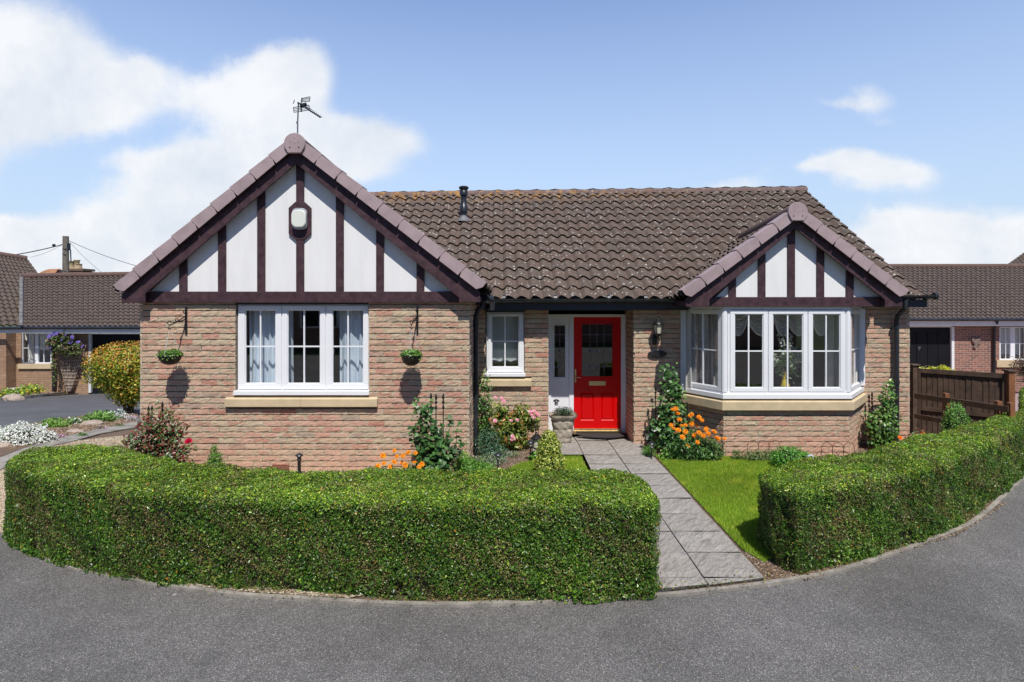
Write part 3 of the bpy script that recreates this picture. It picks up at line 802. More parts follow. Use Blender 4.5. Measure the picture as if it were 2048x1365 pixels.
z0s, z1s = zB+.034, zT-.05
for ua, ub in ((1460.5, 1535.5), (1537, 1615), (1616.5, 1689.5)):
    sash_local((X(ua, YF), YF), (1, 0), 0, X(ub, YF)-X(ua, YF), z0s, z1s, .062, .055, baywin)
mm = MB()
for um in (1459.3, 1536.3, 1615.8, 1691.0): mm.box(X(um, YF)-.02, X(um, YF)+.02, YF+.012, YF+.07, zB+.03, zT-.045)
mm.split('mullion', M['upvc'], baywin)
for a, b in ((BL, BFL), (BFR, BR)):
    o_, d_, L_ = seg(a, b); sash_local(o_, d_, .045, L_-.045, z0s, z1s, .055, .055, baywin)
# window handles seen through the glass
hm = MB()
for (u, v, Y) in ((666, 700, Y1+.09), (1524, 712, YF+.09)):
    hm.tube([P(u, v-6, Y), P(u+1, v, Y), P(u, v+12, Y)], .009, 6)
hm.split('window_handle', M['upvc'], baywin)
# bay soffit + lintels
mb = MB(); a = poly_off(bay, .0)
mb.prism([(2.55, YF+.0, zT+.001), (5.5, YF+.0, zT+.001), (5.5, YB+.3, zT+.001), (2.55, YB+.3, zT+.001)], (0, 0, .05))
mb.build('soffit', M['timber'], house)

# --- porch: door frame, side light, door
yd = YD; fm = MB()
fm.uvbox(1094, 1250.7, 629, 634.5, yd, .07); fm.uvbox(1242.2, 1252.5, 634.5, 866, yd, .07); fm.uvbox(1138.5, 1147.5, 634.5, 866, yd-.004, .07); fm.uvbox(1094, 1102.5, 634.5, 866, yd, .07)
frame = fm.build('door_frame', M['upvc'], house, bevel=.003)
sl = MB()
gx0, gx1, gz0, gz1 = X(1109, yd), X(1130.3, yd), Z(755, yd), Z(651.5, yd)
a0, a1, zb0, zt0 = X(1102.5, yd), X(1138.5, yd), Z(866, yd), Z(634.5, yd)
y_ = yd+.02
sl.box(a0, a1, y_, y_+.04, gz1, zt0); sl.box(a0, a1, y_, y_+.04, zb0, gz0); sl.box(a0, gx0, y_, y_+.04, gz0, gz1); sl.box(gx1, a1, y_, y_+.04, gz0, gz1)
fb = .018
sl.box(gx0-fb, gx1+fb, y_-.012, y_, gz1, gz1+fb); sl.box(gx0-fb, gx1+fb, y_-.012, y_, gz0-fb, gz0); sl.box(gx0-fb, gx0, y_-.0115, y_, gz0, gz1); sl.box(gx1, gx1+fb, y_-.0115, y_, gz0, gz1)
sl.build('side_panel', M['upvc'], frame, bevel=.003)
g = MB(); g.box(gx0, gx1, y_+.012, y_+.02, gz0, gz1); g.build('side_pane', M['glass_dark'], frame)
th = MB(); th.box(X(1146, yd), X(1243, yd), yd-.05, yd+.05, .03, Z(861, yd)); th.box(X(1148, yd), X(1242, yd), yd-.02, yd+.04, Z(861, yd), Z(857.6, yd))
th.build('threshold', M['brass'], frame, bevel=.003)
d0, d1, dz0, dz1 = X(1147.6, yd), X(1242, yd), Z(857.4, yd), Z(634.6, yd)
hx0, hx1, hz0, hz1 = X(1164, yd), X(1225.3, yd), Z(753.5, yd), Z(649, yd)
dm = MB(); y_ = yd+.022
dm.box(d0, d1, y_, y_+.045, hz1, dz1); dm.box(d0, hx0, y_, y_+.045, hz0, hz1); dm.box(hx1, d1, y_, y_+.045, hz0, hz1)
# lower half with two raised and fielded panels
pz0, pz1 = Z(842, yd), Z(786, yd)
pA = (X(1161.5, yd), X(1188.5, yd)); pB = (X(1202.5, yd), X(1228, yd))
dm.box(d0, d1, y_, y_+.045, pz1, hz0); dm.box(d0, d1, y_, y_+.045, dz0, pz0); dm.box(d0, pA[0], y_, y_+.045, pz0, pz1); dm.box(pA[1], pB[0], y_, y_+.045, pz0, pz1); dm.box(pB[1], d1, y_, y_+.045, pz0, pz1)
for p in (pA, pB):
    r = .016; q = .030
    x0, x1 = p
    dm.add([(x0, y_, pz0), (x1, y_, pz0), (x1, y_, pz1), (x0, y_, pz1), (x0+r, y_+.014, pz0+r), (x1-r, y_+.014, pz0+r), (x1-r, y_+.014, pz1-r), (x0+r, y_+.014, pz1-r),
            (x0+q, y_+.002, pz0+q), (x1-q, y_+.002, pz0+q), (x1-q, y_+.002, pz1-q), (x0+q, y_+.002, pz1-q)],
           [(0, 1, 5, 4), (1, 2, 6, 5), (2, 3, 7, 6), (3, 0, 4, 7), (4, 5, 9, 8), (5, 6, 10, 9), (6, 7, 11, 10), (7, 4, 8, 11), (8, 9, 10, 11)])
fb = .014
for q in ((hx0-fb, hx1+fb, hz1, hz1+fb), (hx0-fb, hx1+fb, hz0-fb, hz0)): dm.box(q[0], q[1], y_-.008, y_, q[2], q[3])
for q in ((hx0-fb, hx0), (hx1, hx1+fb)): dm.box(q[0], q[1], y_-.0075, y_, hz0, hz1)
door = dm.build('front_door', M['door'], house)
g = MB(); g.box(hx0, hx1, y_+.012, y_+.02, hz0, hz1); g.build('door_pane', M['glass_dark'], door)
# leaded pattern with blue diamonds
ld = MB(); dd = MB(); yl = y_+.009
def bar(a, b, w=.0035):
    ld.tube([(a[0], yl, a[1]), (b[0], yl, b[1])], w, 4)
rows = [Z(v, yd) for v in (670, 702, 734)]; colsx = [X(u, yd) for u in (1180.5, 1194.3, 1208.5)]
dl = .021
for z in rows:
    bar((hx0, z), (colsx[0]-dl, z)); bar((colsx[2]+dl, z), (hx1, z))
    for i in (0, 1): bar((colsx[i]+dl, z), (colsx[i+1]-dl, z))
    for x in colsx:
        for s0, s1 in (((-dl, 0), (0, dl)), ((0, dl), (dl, 0)), ((dl, 0), (0, -dl)), ((0, -dl), (-dl, 0))): bar((x+s0[0], z+s0[1]), (x+s1[0], z+s1[1]))
        dd.prism([(x-dl, yl-.001, z), (x, yl-.001, z-dl), (x+dl, yl-.001, z), (x, yl-.001, z+dl)], (0, .002, 0))
for x in colsx:
    zz = [hz0]+sorted(rows)+[hz1]
    for i in range(4):
        a = zz[i]+(dl if i else 0); b = zz[i+1]-(dl if i < 3 else 0); bar((x, a), (x, b), .0028)
# side light lead
xm = (gx0+gx1)/2; yl = yd+.029
for v in (670, 702, 735):
    z = Z(v, yd)
    for s0, s1 in (((-dl, 0), (0, dl)), ((0, dl), (dl, 0)), ((dl, 0), (0, -dl)), ((0, -dl), (-dl, 0))): bar((xm+s0[0], z+s0[1]), (xm+s1[0], z+s1[1]))
    bar((gx0, z), (xm-dl, z)); bar((xm+dl, z), (gx1, z))
    dd.prism([(xm-dl, yl-.001, z), (xm, yl-.001, z-dl), (xm+dl, yl-.001, z), (xm, yl-.001, z+dl)], (0, .002, 0))
bar((xm, gz0), (xm, gz1), .0028)
ld.build('leading', M['lead'], door)
dd.split('blue_diamond', mat('blue_glass', (.015, .025, .14), .2), door)
hd = MB(); hd.box(X(1149.5, yd), X(1152.5, yd), y_-.012, y_, Z(765.5, yd), Z(739, yd)); hd.tube([(X(1151, yd), y_-.01, Z(754.5, yd)), (X(1151, yd), y_-.05, Z(754.5, yd)), (X(1161.5, yd-.05), y_-.05, Z(755.5, yd))], .009, 8)
hd.build('door_handle', M['brass'], door)
lb = MB(); lb.uvbox(1178, 1211.5, 763, 771.5, y_-.012, .014); lb.build('letterbox', M['brass'], door, bevel=.003)
mb = MB(); mb.box(.40, XP, YB-.02, YD+.1, 2.075, 2.10); mb.build('porch_ceiling', M['fascia'], house)

# --- gables
def gable(Yp, apex, bl, br, beam, studs, studw, bottom_v, name='gable', octo=None):
    """Yp: face plane of render; all numbers measured on the picture at that depth"""
    m = MB(); m.uv([(apex[0], apex[1]-14), (bl[0]-6, bottom_v+6), (br[0]+6, bottom_v+6)], Yp, .10)
    g = m.build(name, M['infill'], house)
    yb = Yp-.028
    b = MB(); b.uvbox(bl[0]-8, br[0]+8, beam[0], beam[1], yb-.004, .03); b.build('beam', M['timber'], g, bevel=.004)
    for u in studs:
        s = MB(); uc = u+studw/2
        if uc < apex[0]: vt = apex[1]+(apex[0]-uc)/(apex[0]-bl[0])*(bl[1]-apex[1])
        else: vt = apex[1]+(uc-apex[0])/(br[0]-apex[0])*(br[1]-apex[1])
        s.uvbox(u, u+studw, vt-16, beam[0], yb, .026)
        if octo and abs(uc-apex[0]) < 12:
            o0, o1, p0, p1 = octo; c = (o1-o0)*.30
            s.uv([(o0, p0+c*.9), (o0+c, p0), (o1-c, p0), (o1, p0+c*.9), (o1, p1-c*.9), (o1-c, p1), (o0+c, p1), (o0, p1-c*.9)], yb-.006, .03)
        s.build('stud', M['timber'], g, bevel=.003)
    return g
g1 = gable(Y1-.02, (592, 329), (295.6, 584), (915, 593), (583.5, 606.0), (357.8, 435.5, 514, 592, 671.5, 752, 833), 15.6, 588, octo=(577, 622, 404, 480))
g2 = gable(YF-.02, (1590.5, 458), (1425.6, 594.6), (1766.7, 598), (594.5, 613.8), (1458, 1517, 1576, 1634.5, 1693.3), 14.4, 600)
def barge(g, Yb, lowL, ap, lowR, footL, footR, dv, th=.03):
    # left board: lower edge from lowL to apex, dv = height of the board
    for s, low, foot in ((-1, lowL, footL), (1, lowR, footR)):
        mb = MB()
        mb.uv([(low[0], low[1]), (ap[0], ap[1]), (ap[0], ap[1]-dv), (foot[0][0], foot[0][1]), (foot[1][0], foot[1][1]), (low[0]+(-s)*0-(-s)*-0, foot[1][1])], Yb, th)
        mb.build('bargeboard', M['timber'], g, bevel=.004)
barge(g1, Y1-.15, (290, 588), (592, 327), (918, 596), [(243, 588), (243, 606.3)], [(960, 584), (960, 605)], 30)
barge(g2, YF-.15, (1419, 599), (1590.5, 457), (1770, 600), [(1372, 597), (1372, 614)], [(1805, 597), (1805, 614)], 26)
# soffit boards boxing in the feet and the underside of the verge
def boxin(g, xa, xb, ya, yb, z0, z1):
    mb = MB(); mb.box(xa, xb, ya, yb, z0, z1); mb.build('eaves_box', M['timber'], g)
boxin(g1, X(246, 7.64), X(282, 7.64), 7.652, 9.2, Z(606, 7.68), Z(598, 7.68)); boxin(g1, X(921, 7.64), X(957, 7.64), 7.652, 9.0, Z(604.6, 7.68), Z(594, 7.68))
boxin(g2, X(1375, 8.4), X(1418, 8.4), 8.412, 9.25, Z(613, 8.45), Z(602, 8.45)); boxin(g2, X(1771, 8.4), X(1802, 8.4), 8.412, 9.25, Z(613, 8.45), Z(602, 8.45))
# cloaked verge units, stepped one over the next
def verge(g, Yv, e0, e1, n, hv, side, capdepth=.20):
    """top edge from eaves end e0 up to e1 near the apex; hv = face height in px; n units"""
    mb = MB(); y0 = Yv
    A = np.array(P(e0[0], e0[1], Yv)); B = np.array(P(e1[0], e1[1], Yv)); d = (B-A); L = np.linalg.norm(d); d /= L
    up = np.array([-d[2], 0, d[0]]) if d[0] > 0 else np.array([d[2], 0, -d[0]])
    h = hv/F*Yv
    for i in range(n):
        a = A+d*(L*i/n)-d*(0 if i == 0 else .003); b = A+d*(L*(i+1)/n)-d*.006
        st = .014
        ch = .030 if i else .0
        la, lb_ = st, 0.0
        # face outline: (along, up)
        T = (b-a)@d
        pts = [(0, st), (T, 0), (T+.010, -h*.55), (T-.010, -h), (ch*.45, -h), (.012, -h*.6)] if i else [(0, st), (T, 0), (T+.010, -h*.55), (T-.010, -h), (.05, -h), (0, -h+.07)]
        yy = y0-.006*(1 if i % 2 else 0)
        q = [tuple(a+d*p[0]+up*p[1]+np.array([0, yy-Yv, 0])) for p in pts]
        # front face
        mb.prism(q, (0, .020, 0))
        # top return over the roof
        q2 = [tuple(a+up*st+np.array([0, yy-Yv, 0])), tuple(b+np.array([0, yy-Yv, 0])), tuple(b-up*.014+np.array([0, yy-Yv, 0])), tuple(a+up*(st-.014)+np.array([0, yy-Yv, 0]))]
        mb.prism([(p[0], p[1]+.0201, p[2]) for p in q2], (0, capdepth, 0))
    o = mb.build('verge', M['verge'], g, bevel=.003)
    k = MB(); a = A+d*.02; b = B; k.prism([tuple(a+np.array([0, .0215, 0])), tuple(b+np.array([0, .0215, 0])), tuple(b-up*(h-.012)+np.array([0, .0215, 0])), tuple(a-up*(h-.012)+np.array([0, .0215, 0]))], (0, .012, 0)); k.build('verge_backing', M['black'], g)
    return o
yv1, yv2 = Y1-.215, YF-.215
verge(g1, yv1, (227, 572), (576, 279), 9, 21.5, -1); verge(g1, yv1, (972, 566.5), (601, 279), 9, 22, 1)
verge(g2, yv2, (1365, 582), (1583, 420), 6, 20.5, -1); verge(g2, yv2, (1818, 582), (1610, 421), 6, 20.5, 1)
def endcap(g, Yc, u, v, w, vb):
    mb = MB(); r = w/2; pts = []
    for k in range(19):
        a = math.pi*(-.10+1.2*k/18); pts.append((u+r*math.cos(a), v-r*math.sin(a)))
    pts += [(u-r*.62, vb), (u+r*.62, vb)]
    mb.uv(pts, Yc-.03, .05)
    h = MB()
    for du, dv, rr in ((0, -10, .0035), (1, 0, .0035), (-8, -2, .0035), (8, -2, .0035), (-9, 8, .008), (9, 8, .008)):
        c = P(u+du, v+dv, Yc-.031); h.tube([c, (c[0], c[1]-.004, c[2])], rr, 8)
    o = mb.build('end_cap', M['verge'], g, bevel=.006); h.split('cap_hole', M['black'], o)
    r3 = MB(); c = P(u, v, Yc); R = r/F*Yc
    r3.tube([(c[0], Yc+.02, c[2]), (c[0], Yc+(1.9 if g is g2 else 4.5), c[2]-(.17 if g is g2 else .1))], R*.93, 16)
    r3.build('ridge_tile', M['ridge'], g)
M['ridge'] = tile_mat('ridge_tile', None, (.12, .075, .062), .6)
endcap(g1, yv1, 588.5, 287, 42.5, 306); endcap(g2, yv2, 1596.5, 424, 39, 441.5)
# roof slopes behind the gables
def groof(Yv, e0, e1, back, drop, name='gable_roof'):
    A = np.array(P(e0[0], e0[1], Yv))-np.array([0, 0, .035]); B = np.array(P(e1[0], e1[1], Yv))-np.array([0, 0, .035])
    off = np.array([0, back, -drop])
    if B[0] > A[0]: return tiles(name, A+off, A, B+off, B, house, M['tile'])
    return tiles(name, A, A+off, B, B+off, house, M['tile'])
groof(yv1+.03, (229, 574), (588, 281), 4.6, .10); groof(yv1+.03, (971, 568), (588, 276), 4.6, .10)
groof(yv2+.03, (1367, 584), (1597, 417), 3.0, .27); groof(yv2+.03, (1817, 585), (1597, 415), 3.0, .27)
# main roof
YE, YR = 9.10, 12.55
EL = (-4.3, YE, 2.245); ER = (6.28, YE, 2.245)
RL = (-4.3, YR, 4.418); RR = (6.10, YR, 4.555)
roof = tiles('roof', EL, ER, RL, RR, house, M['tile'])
def cutroof():
    pass
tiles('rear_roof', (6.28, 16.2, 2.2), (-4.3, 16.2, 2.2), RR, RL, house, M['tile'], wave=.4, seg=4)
mb = MB(); n = 28
for i in range(n):
    a = np.array(RL)+(np.array(RR)-np.array(RL))*i/n; b = np.array(RL)+(np.array(RR)-np.array(RL))*(i+1)/n
    dz = random.uniform(-.004, .004)
    vs = []; m_ = 9
    for p in (a, b+np.array([.01, 0, 0])):
        rr = .115+(.006 if p is a else 0)
        for k in range(m_):
            w = math.pi*k/(m_-1); vs.append((p[0], p[1]-rr*math.cos(w), p[2]-.045+dz+rr*.9*math.sin(w)))
    mb.add(vs, [(k, k+1, m_+k+1, m_+k) for k in range(m_-1)]+[tuple(range(m_-1, -1, -1)), tuple(range(m_, 2*m_))], True)
mb.build('ridge_tiles', M['rt'] if 'rt' in M else tile_mat('main_ridge', 4.52, (.15, .10, .09), .9), roof)
# gable-end closing triangle at right, verge board
mb = MB(); mb.prism([(XH-.02, YB+.1, 2.2), (XH-.02, 16, 2.2), (XH-.02, YR, 4.45)], (-.1, 0, 0)); mb.build('side_gable', M['brick_far'], house)
# gutter, fascia
def gutter(x0, x1, y, z, brackets, endcap_r=False):
    mb = MB(); r = .055; n = 10; vs = []
    for x in (x0, x1):
        for k in range(n+1):
            w = math.pi*(k/n); vs.append((x, y-r*math.cos(w), z-r*math.sin(w)))
        for k in range(n+1):
            w = math.pi*(1-k/n); vs.append((x, y-(r-.005)*math.cos(w), z-(r-.005)*math.sin(w)))
    m_ = 2*n+2
    mb.add(vs, [(k, (k+1) % m_, m_+(k+1) % m_, m_+k) for k in range(m_)]+[tuple(range(m_))[::-1], tuple(range(m_, 2*m_))], False)
    for x in brackets:
        mb.tube([(x-.022, y, z-.003), (x+.022, y, z-.003)], .061, 14)
    if endcap_r: mb.tube([(x1-.04, y, z-.012), (x1+.004, y, z-.012)], .054, 14)
    return mb.build('gutter', M['black'], house)
gy, gz_ = 9.02, 2.262
gutter(X(990, gy), X(1372, gy), gy, gz_-.01, [X(u, gy) for u in (1008, 1110, 1217, 1290, 1352)])
gutter(5.72, X(1873, gy), gy, gz_+.045, [5.78], True)
mb = MB(); mb.box(X(980, 9.09), X(1376, 9.09), 9.085, 9.12, Z(621, 9.085), 2.24); mb.box(5.60, X(1854, 9.085), 9.085, 9.25, Z(615, 9.085), 2.24)
mb.split('fascia', M['fascia'], house)
mb = MB(); mb.box(X(980, 9.09)-.1, BL[0]+.1, 9.121, 9.5, Z(621, 9.085)+.005, Z(621, 9.085)+.02); mb.box(5.4, X(1854, 9.085), 9.251, 9.4, Z(615, 9.085)+.003, Z(615, 9.085)+.02)
mb.split('soffit', M['fascia'], house)
# corner hopper pieces near the gable foot
mb = MB(); mb.tube([P(984, 598, 8.75), P(975, 600, 8.7), P(968, 596, 8.5)], .06, 10); mb.tube([P(966, 602, 8.62), P(965, 612, 8.62), P(955, 622, 8.6), P(952.5, 632, 8.6)], .036, 10)
mb.split('gutter_elbow', M['black'], house)
def downpipe(u, Y, v0, zb, r, clips, top=None):
    mb = MB(); x = X(u, Y); mb.tube([(x, Y, Z(v0, Y)), (x, Y, zb)], r, 14)
    for v in clips:
        z = Z(v, Y); mb.tube([(x, Y, z-.03), (x, Y, z+.03)], r+.007, 14); mb.box(x-r-.03, x+r*.5, Y-.006, Y+.03, z-.012, z+.012)
    if top: mb.tube(top, r*.95, 12)
    return mb.build('downpipe', M['black'], house)
downpipe(951.6, 8.6, 630, .03, .033, (649, 776))
yp = 9.19; downpipe(1793.5, yp, 640, .03, .033, (654, 765), [P(1811, 600, 9.02), P(1810, 617, 9.02), P(1803, 624, 9.1), P(1795, 632, 9.17), P(1793.5, 642, yp)])
# flue
fx, fy = X(927.5, 11.45), 11.45
mb = MB(); b0 = Z(437, fy)-.05; tp = Z(373, fy)
hh = tp-b0
mb.lathe([(.062, 0), (.062, hh*.24), (.075, hh*.25), (.075, hh*.42), (.062, hh*.44), (.055, hh*.62), (.055, hh*.72), (.078, hh*.74), (.082, hh*.84), (.070, hh*.86), (.070, hh*.90), (.092, hh*.93), (.092, hh*.98), (.06, hh)], (fx, fy, b0), 18)
fl = mb.build('flue_pipe', M['black'], house)
mb = MB(); mb.lathe([(.13, -.02), (.10, .03), (.068, .07), (.064, .09)], (fx, fy-.02, b0+.005), 16, 1.0, 1.1); mb.build('flashing', mat('dull_lead', (.16, .16, .17), .6), fl)
# airbrick
mb = MB(); ya = Y1-.012
for i in range(4): mb.uvbox(544+0, 578, 929.5+i*2.6, 931.2+i*2.6, ya, .02)
mb.build('airbrick', mat('terracotta', (.34, .14, .09), .8), house)

# --- fixed or hanging things on the house
t = thing('burglar_alarm', 'rounded cream alarm box on the maroon octagon high in the left gable', 'alarm box', P(597, 462, 7.70))
mb = MB(); ya = 7.735
def rr(u0, u1, v0, v1, r, n=5):
    pts = []
    for cx, cy, a0 in ((u1-r, v0+r, 0), (u0+r, v0+r, 90), (u0+r, v1-r, 180), (u1-r, v1-r, 270)):
        for k in range(n+1):
            a = math.radians(a0+90*k/n); pts.append((cx+r*math.cos(a), cy-r*math.sin(a)))
    return pts
mb.uv(rr(583.5, 612.5, 416.5, 459, 9), ya-.045, .045); mb.build('back_box', mat('grey_plastic', (.42, .45, .50), .3), t, bevel=.004)
mb = MB(); mb.uv(rr(581.8, 611, 419.5, 455, 11), ya-.075, .034); mb.build('cover', M['alarm'], t, bevel=.012)
def aerial():
    yA = 10.5
    def Q(u, v, dy=0): return P(u, v, yA+dy)
    t = thing('tv_aerial', 'grey television aerial on a thin mast behind the left gable peak', 'aerial', Q(595, 300))
    mb = MB(); mb.tube([Q(595, 300), Q(595.3, 245), Q(597, 205)], .013, 8); mb.tube([Q(593, 245.5), Q(595.5, 245.5)], .02, 6); mb.build('mast', M['steel'], t)
    mb = MB(); mb.tube([Q(595.5, 206), Q(606, 211, -.1), Q(620, 222, -.3), Q(641, 235, -.5)], .013, 6)
    mb.tube([Q(601, 212), Q(613, 209)], .035, 8)
    for i in range(11):
        t_ = i/10; u = 606+35*t_; v = 211+24*t_; l = 5-1.5*t_
        mb.tube([Q(u-l*.7, v+l*.25, -.5*t_), Q(u+l, v-l*.28, -.5*t_)], .006, 5)
    mb.build('boom', M['iron'], t)
    mb = MB()
    for q in ([(604, 197.5), (620, 194), (619, 203), (604, 203.5)], [(586.5, 215.5), (618, 211), (620, 220), (588, 225)]):
        for i in range(4): mb.tube([Q(*q[i]), Q(*q[(i+1) % 4])], .008, 5)
        for k in (.33, .66):
            a = [q[0][j]+(q[3][j]-q[0][j])*k for j in (0, 1)]; b = [q[1][j]+(q[2][j]-q[1][j])*k for j in (0, 1)]; mb.tube([Q(*a), Q(*b)], .006, 5)
    mb.tube([Q(604, 196), Q(602.5, 207)], .012, 5); mb.tube([Q(589, 200.5), Q(586.5, 208)], .008, 5); mb.tube([Q(602, 212), Q(603, 224)], .014, 5)
    mb.build('reflector', M['steel'], t)
aerial()
def lampcrown(mb, c, r, h):
    mb.lathe([(r, 0), (r*1.02, .01), (r*.72, h*.32), (r*.42, h*.55), (r*.30, h*.60), (r*.12, h*.75), (r*.10, h*.85), (r*.16, h*.92), (.002, h)], c, 6)
def coach():
    yc = 9.12; c = P(1316.6, 640, yc)
    t = thing('wall_lamp', 'black coach lantern with pale glass on the brick pier right of the door', 'wall lamp', P(1314, 690, 9.25))
    z0, z1 = Z(668, yc), Z(650.5, yc)
    mb = MB(); lampcrown(mb, (c[0], yc, z1), .092, Z(633.5, yc)-z1)
    for k in range(6):
        a = math.pi/3*k; mb.tube([(c[0]+.052*math.cos(a), yc+.052*math.sin(a), z0), (c[0]+.078*math.cos(a), yc+.078*math.sin(a), z1)], .005, 5)
    mb.lathe([(.030, -.03), (.055, -.006), (.056, .006)], (c[0], yc, z0), 6)
    mb.tube([(c[0], yc, z0-.02), (c[0], yc+.01, z0-.055), (c[0], yc+.12, z0-.08)], .02, 8)
    mb.lathe([(.02, -.16), (.036, -.145), (.036, -.02), (.02, 0)], (X(1312.5, yc), 9.225, z0-.015), 12)
    mb.build('frame', M['iron'], t)
    g = MB(); g.lathe([(.046, .005), (.072, z1-z0-.003)], (c[0], yc, z0), 6); g.build('lamp_glass', M['lamp_glass'], t)
coach()
mb = MB(); mb.uv([(1315+19*math.cos(a)*(1 if abs(math.cos(a)) < .9 else 1), 708.5+7.2*math.sin(a)) for a in [2*math.pi*k/24 for k in range(24)]], 9.235, .02)
tag(mb.build('house_plaque', M['slate'], None, bevel=.003), 'small blank oval black plaque on bricks under the coach lantern', 'plaque')

# --- interiors seen through the glass
def curtain(name, label, pts, y0, z0, z1, m, folds=60, amp=.028, group=None):
    """pts: u interval at depth y0"""
    xa, xb = X(pts[0], y0), X(pts[1], y0); n = max(12, int((xb-xa)*folds*2)); nz = 10
    vs = []
    for j in range(nz+1):
        t = j/nz
        for i in range(n+1):
            s = i/n; w = s*(xb-xa)*folds
            a = amp*(.7+.4*t)*math.sin(w)+amp*.5*math.sin(w*.43+1.3)+.01*math.sin(w*1.7+t*2)
            vs.append((xa+(xb-xa)*s+.006*math.sin(w*.5+3*t), y0+a, z1+(z0-z1)*t))
    mb = MB(); mb.add(vs, [(j*(n+1)+i, j*(n+1)+i+1, (j+1)*(n+1)+i+1, (j+1)*(n+1)+i) for j in range(nz) for i in range(n)], True)
    return tag(mb.build(name, m), label, 'curtain', group)
curtain('curtain', 'pale blue pleated curtain filling the left light of the left gable window', (497, 566), 8.03, .80, 2.12, M['curtain_blue'])
curtain('curtain', 'narrow edge of blue curtain in the middle light of the left gable window', (569, 587), 8.06, .80, 2.12, M['curtain_blue'])
curtain('curtain', 'pale blue pleated curtain in the right light of the left gable window', (678, 742), 8.03, .80, 2.12, M['curtain_blue'])
curtain('curtain', 'grey pleated curtain in the angled left side of the bay window', (1372, 1450), 9.12, .84, 2.1, M['curtain_grey'], 75)
curtain('curtain', 'long pale curtain hanging in the right front light of the bay window', (1652, 1694), 8.80, .90, 2.1, M['curtain_grey'], 55)
curtain('curtain', 'narrow net curtain in the angled right side of the bay window', (1688, 1712), 9.05, .84, 2.1, M['curtain_cream'], 60)
def swag(u0, u1, y, label):
    mb = MB()
    for k in range(9):
        d = k/8; pts = []
        for i in range(13):
            s = i/12; u = u0+(u1-u0)*s; sagv = 6+44*d*math.sin(math.pi*s)**.9+8*d
            pts.append(P(u, 622+sagv*.85, y+.02*math.cos(k*2)))
        mb.tube(pts, .013, 6)
    vs = []
    for j in range(9):
        for i in range(13):
            s = i/12; d = j/8; u = u0+(u1-u0)*s
            vs.append(P(u, 622+(6+44*d*math.sin(math.pi*s)**.9+8*d)*.85, y+.022))
    mb.add(vs, [(j*13+i, j*13+i+1, (j+1)*13+i+1, (j+1)*13+i) for j in range(8) for i in range(12)], True)
    tag(mb.build('swag', M['curtain_cream']), label, 'curtain swag', 'draped swags along the top of the bay window')
swag(1455, 1497, 8.84, 'draped cream swag at the left end of the bay window top')
swag(1493, 1552, 8.86, 'draped cream swag behind the second glazing bar of the bay')
swag(1548, 1580, 8.84, 'small draped cream swag above the flower vase')
swag(1570, 1628, 8.86, 'wide draped cream swag right of the flower vase')
swag(1622, 1662, 8.84, 'draped cream swag at the right end of the bay window top')
# roller blind in the small window
mb = MB(); xa, xb = X(977, 9.54), X(1044, 9.54); vs = []; n = 40
for j in range(9):
    for i in range(n+1):
        s = i/n; zb = Z(724, 9.54)+.028*abs(math.sin(s*math.pi*3)); zt = Z(626, 9.54); t = j/8
        rf = .018*max(0, math.sin(t*math.pi*3.5))*(t > .5)
        vs.append((xa+(xb-xa)*s, 9.54-rf, zt+(zb-zt)*t))
mb.add(vs, [(j*(n+1)+i, j*(n+1)+i+1, (j+1)*(n+1)+i+1, (j+1)*(n+1)+i) for j in range(8) for i in range(n)], True)
tag(mb.build('roller_blind', mat('pale_green_blind', (.52, .60, .56), .85, .05, 3)), 'pale green scalloped blind half down in the small window', 'blind')
mb = MB(); mb.box(XL+w1[0]+.002, XL+w1[1]-.002, Y1+.004, Y1+.13, Z(609.5, Y1)+.002, 2.30); mb.box(XR+w2[0]+.002, XR+w2[1]-.002, YA+.004, YA+.13, Z(625, YA)+.002, 2.16)
mb.split('lintel', M['fascia'], house)
# window shelf boards
mb = MB(); mb.box(X(468, Y1)+.02, X(738, Y1)-.02, Y1+.10, Y1+.30, .80, .825); mb.prism([(q_[0], q_[1], .86) for q_ in poly_off(bay, -.085)], (0, 0, .02)); mb.box(X(973, YA), X(1049, YA), YA+.1, YA+.3, 1.03, 1.05)
mb.split('window_board', M['upvc'], house)
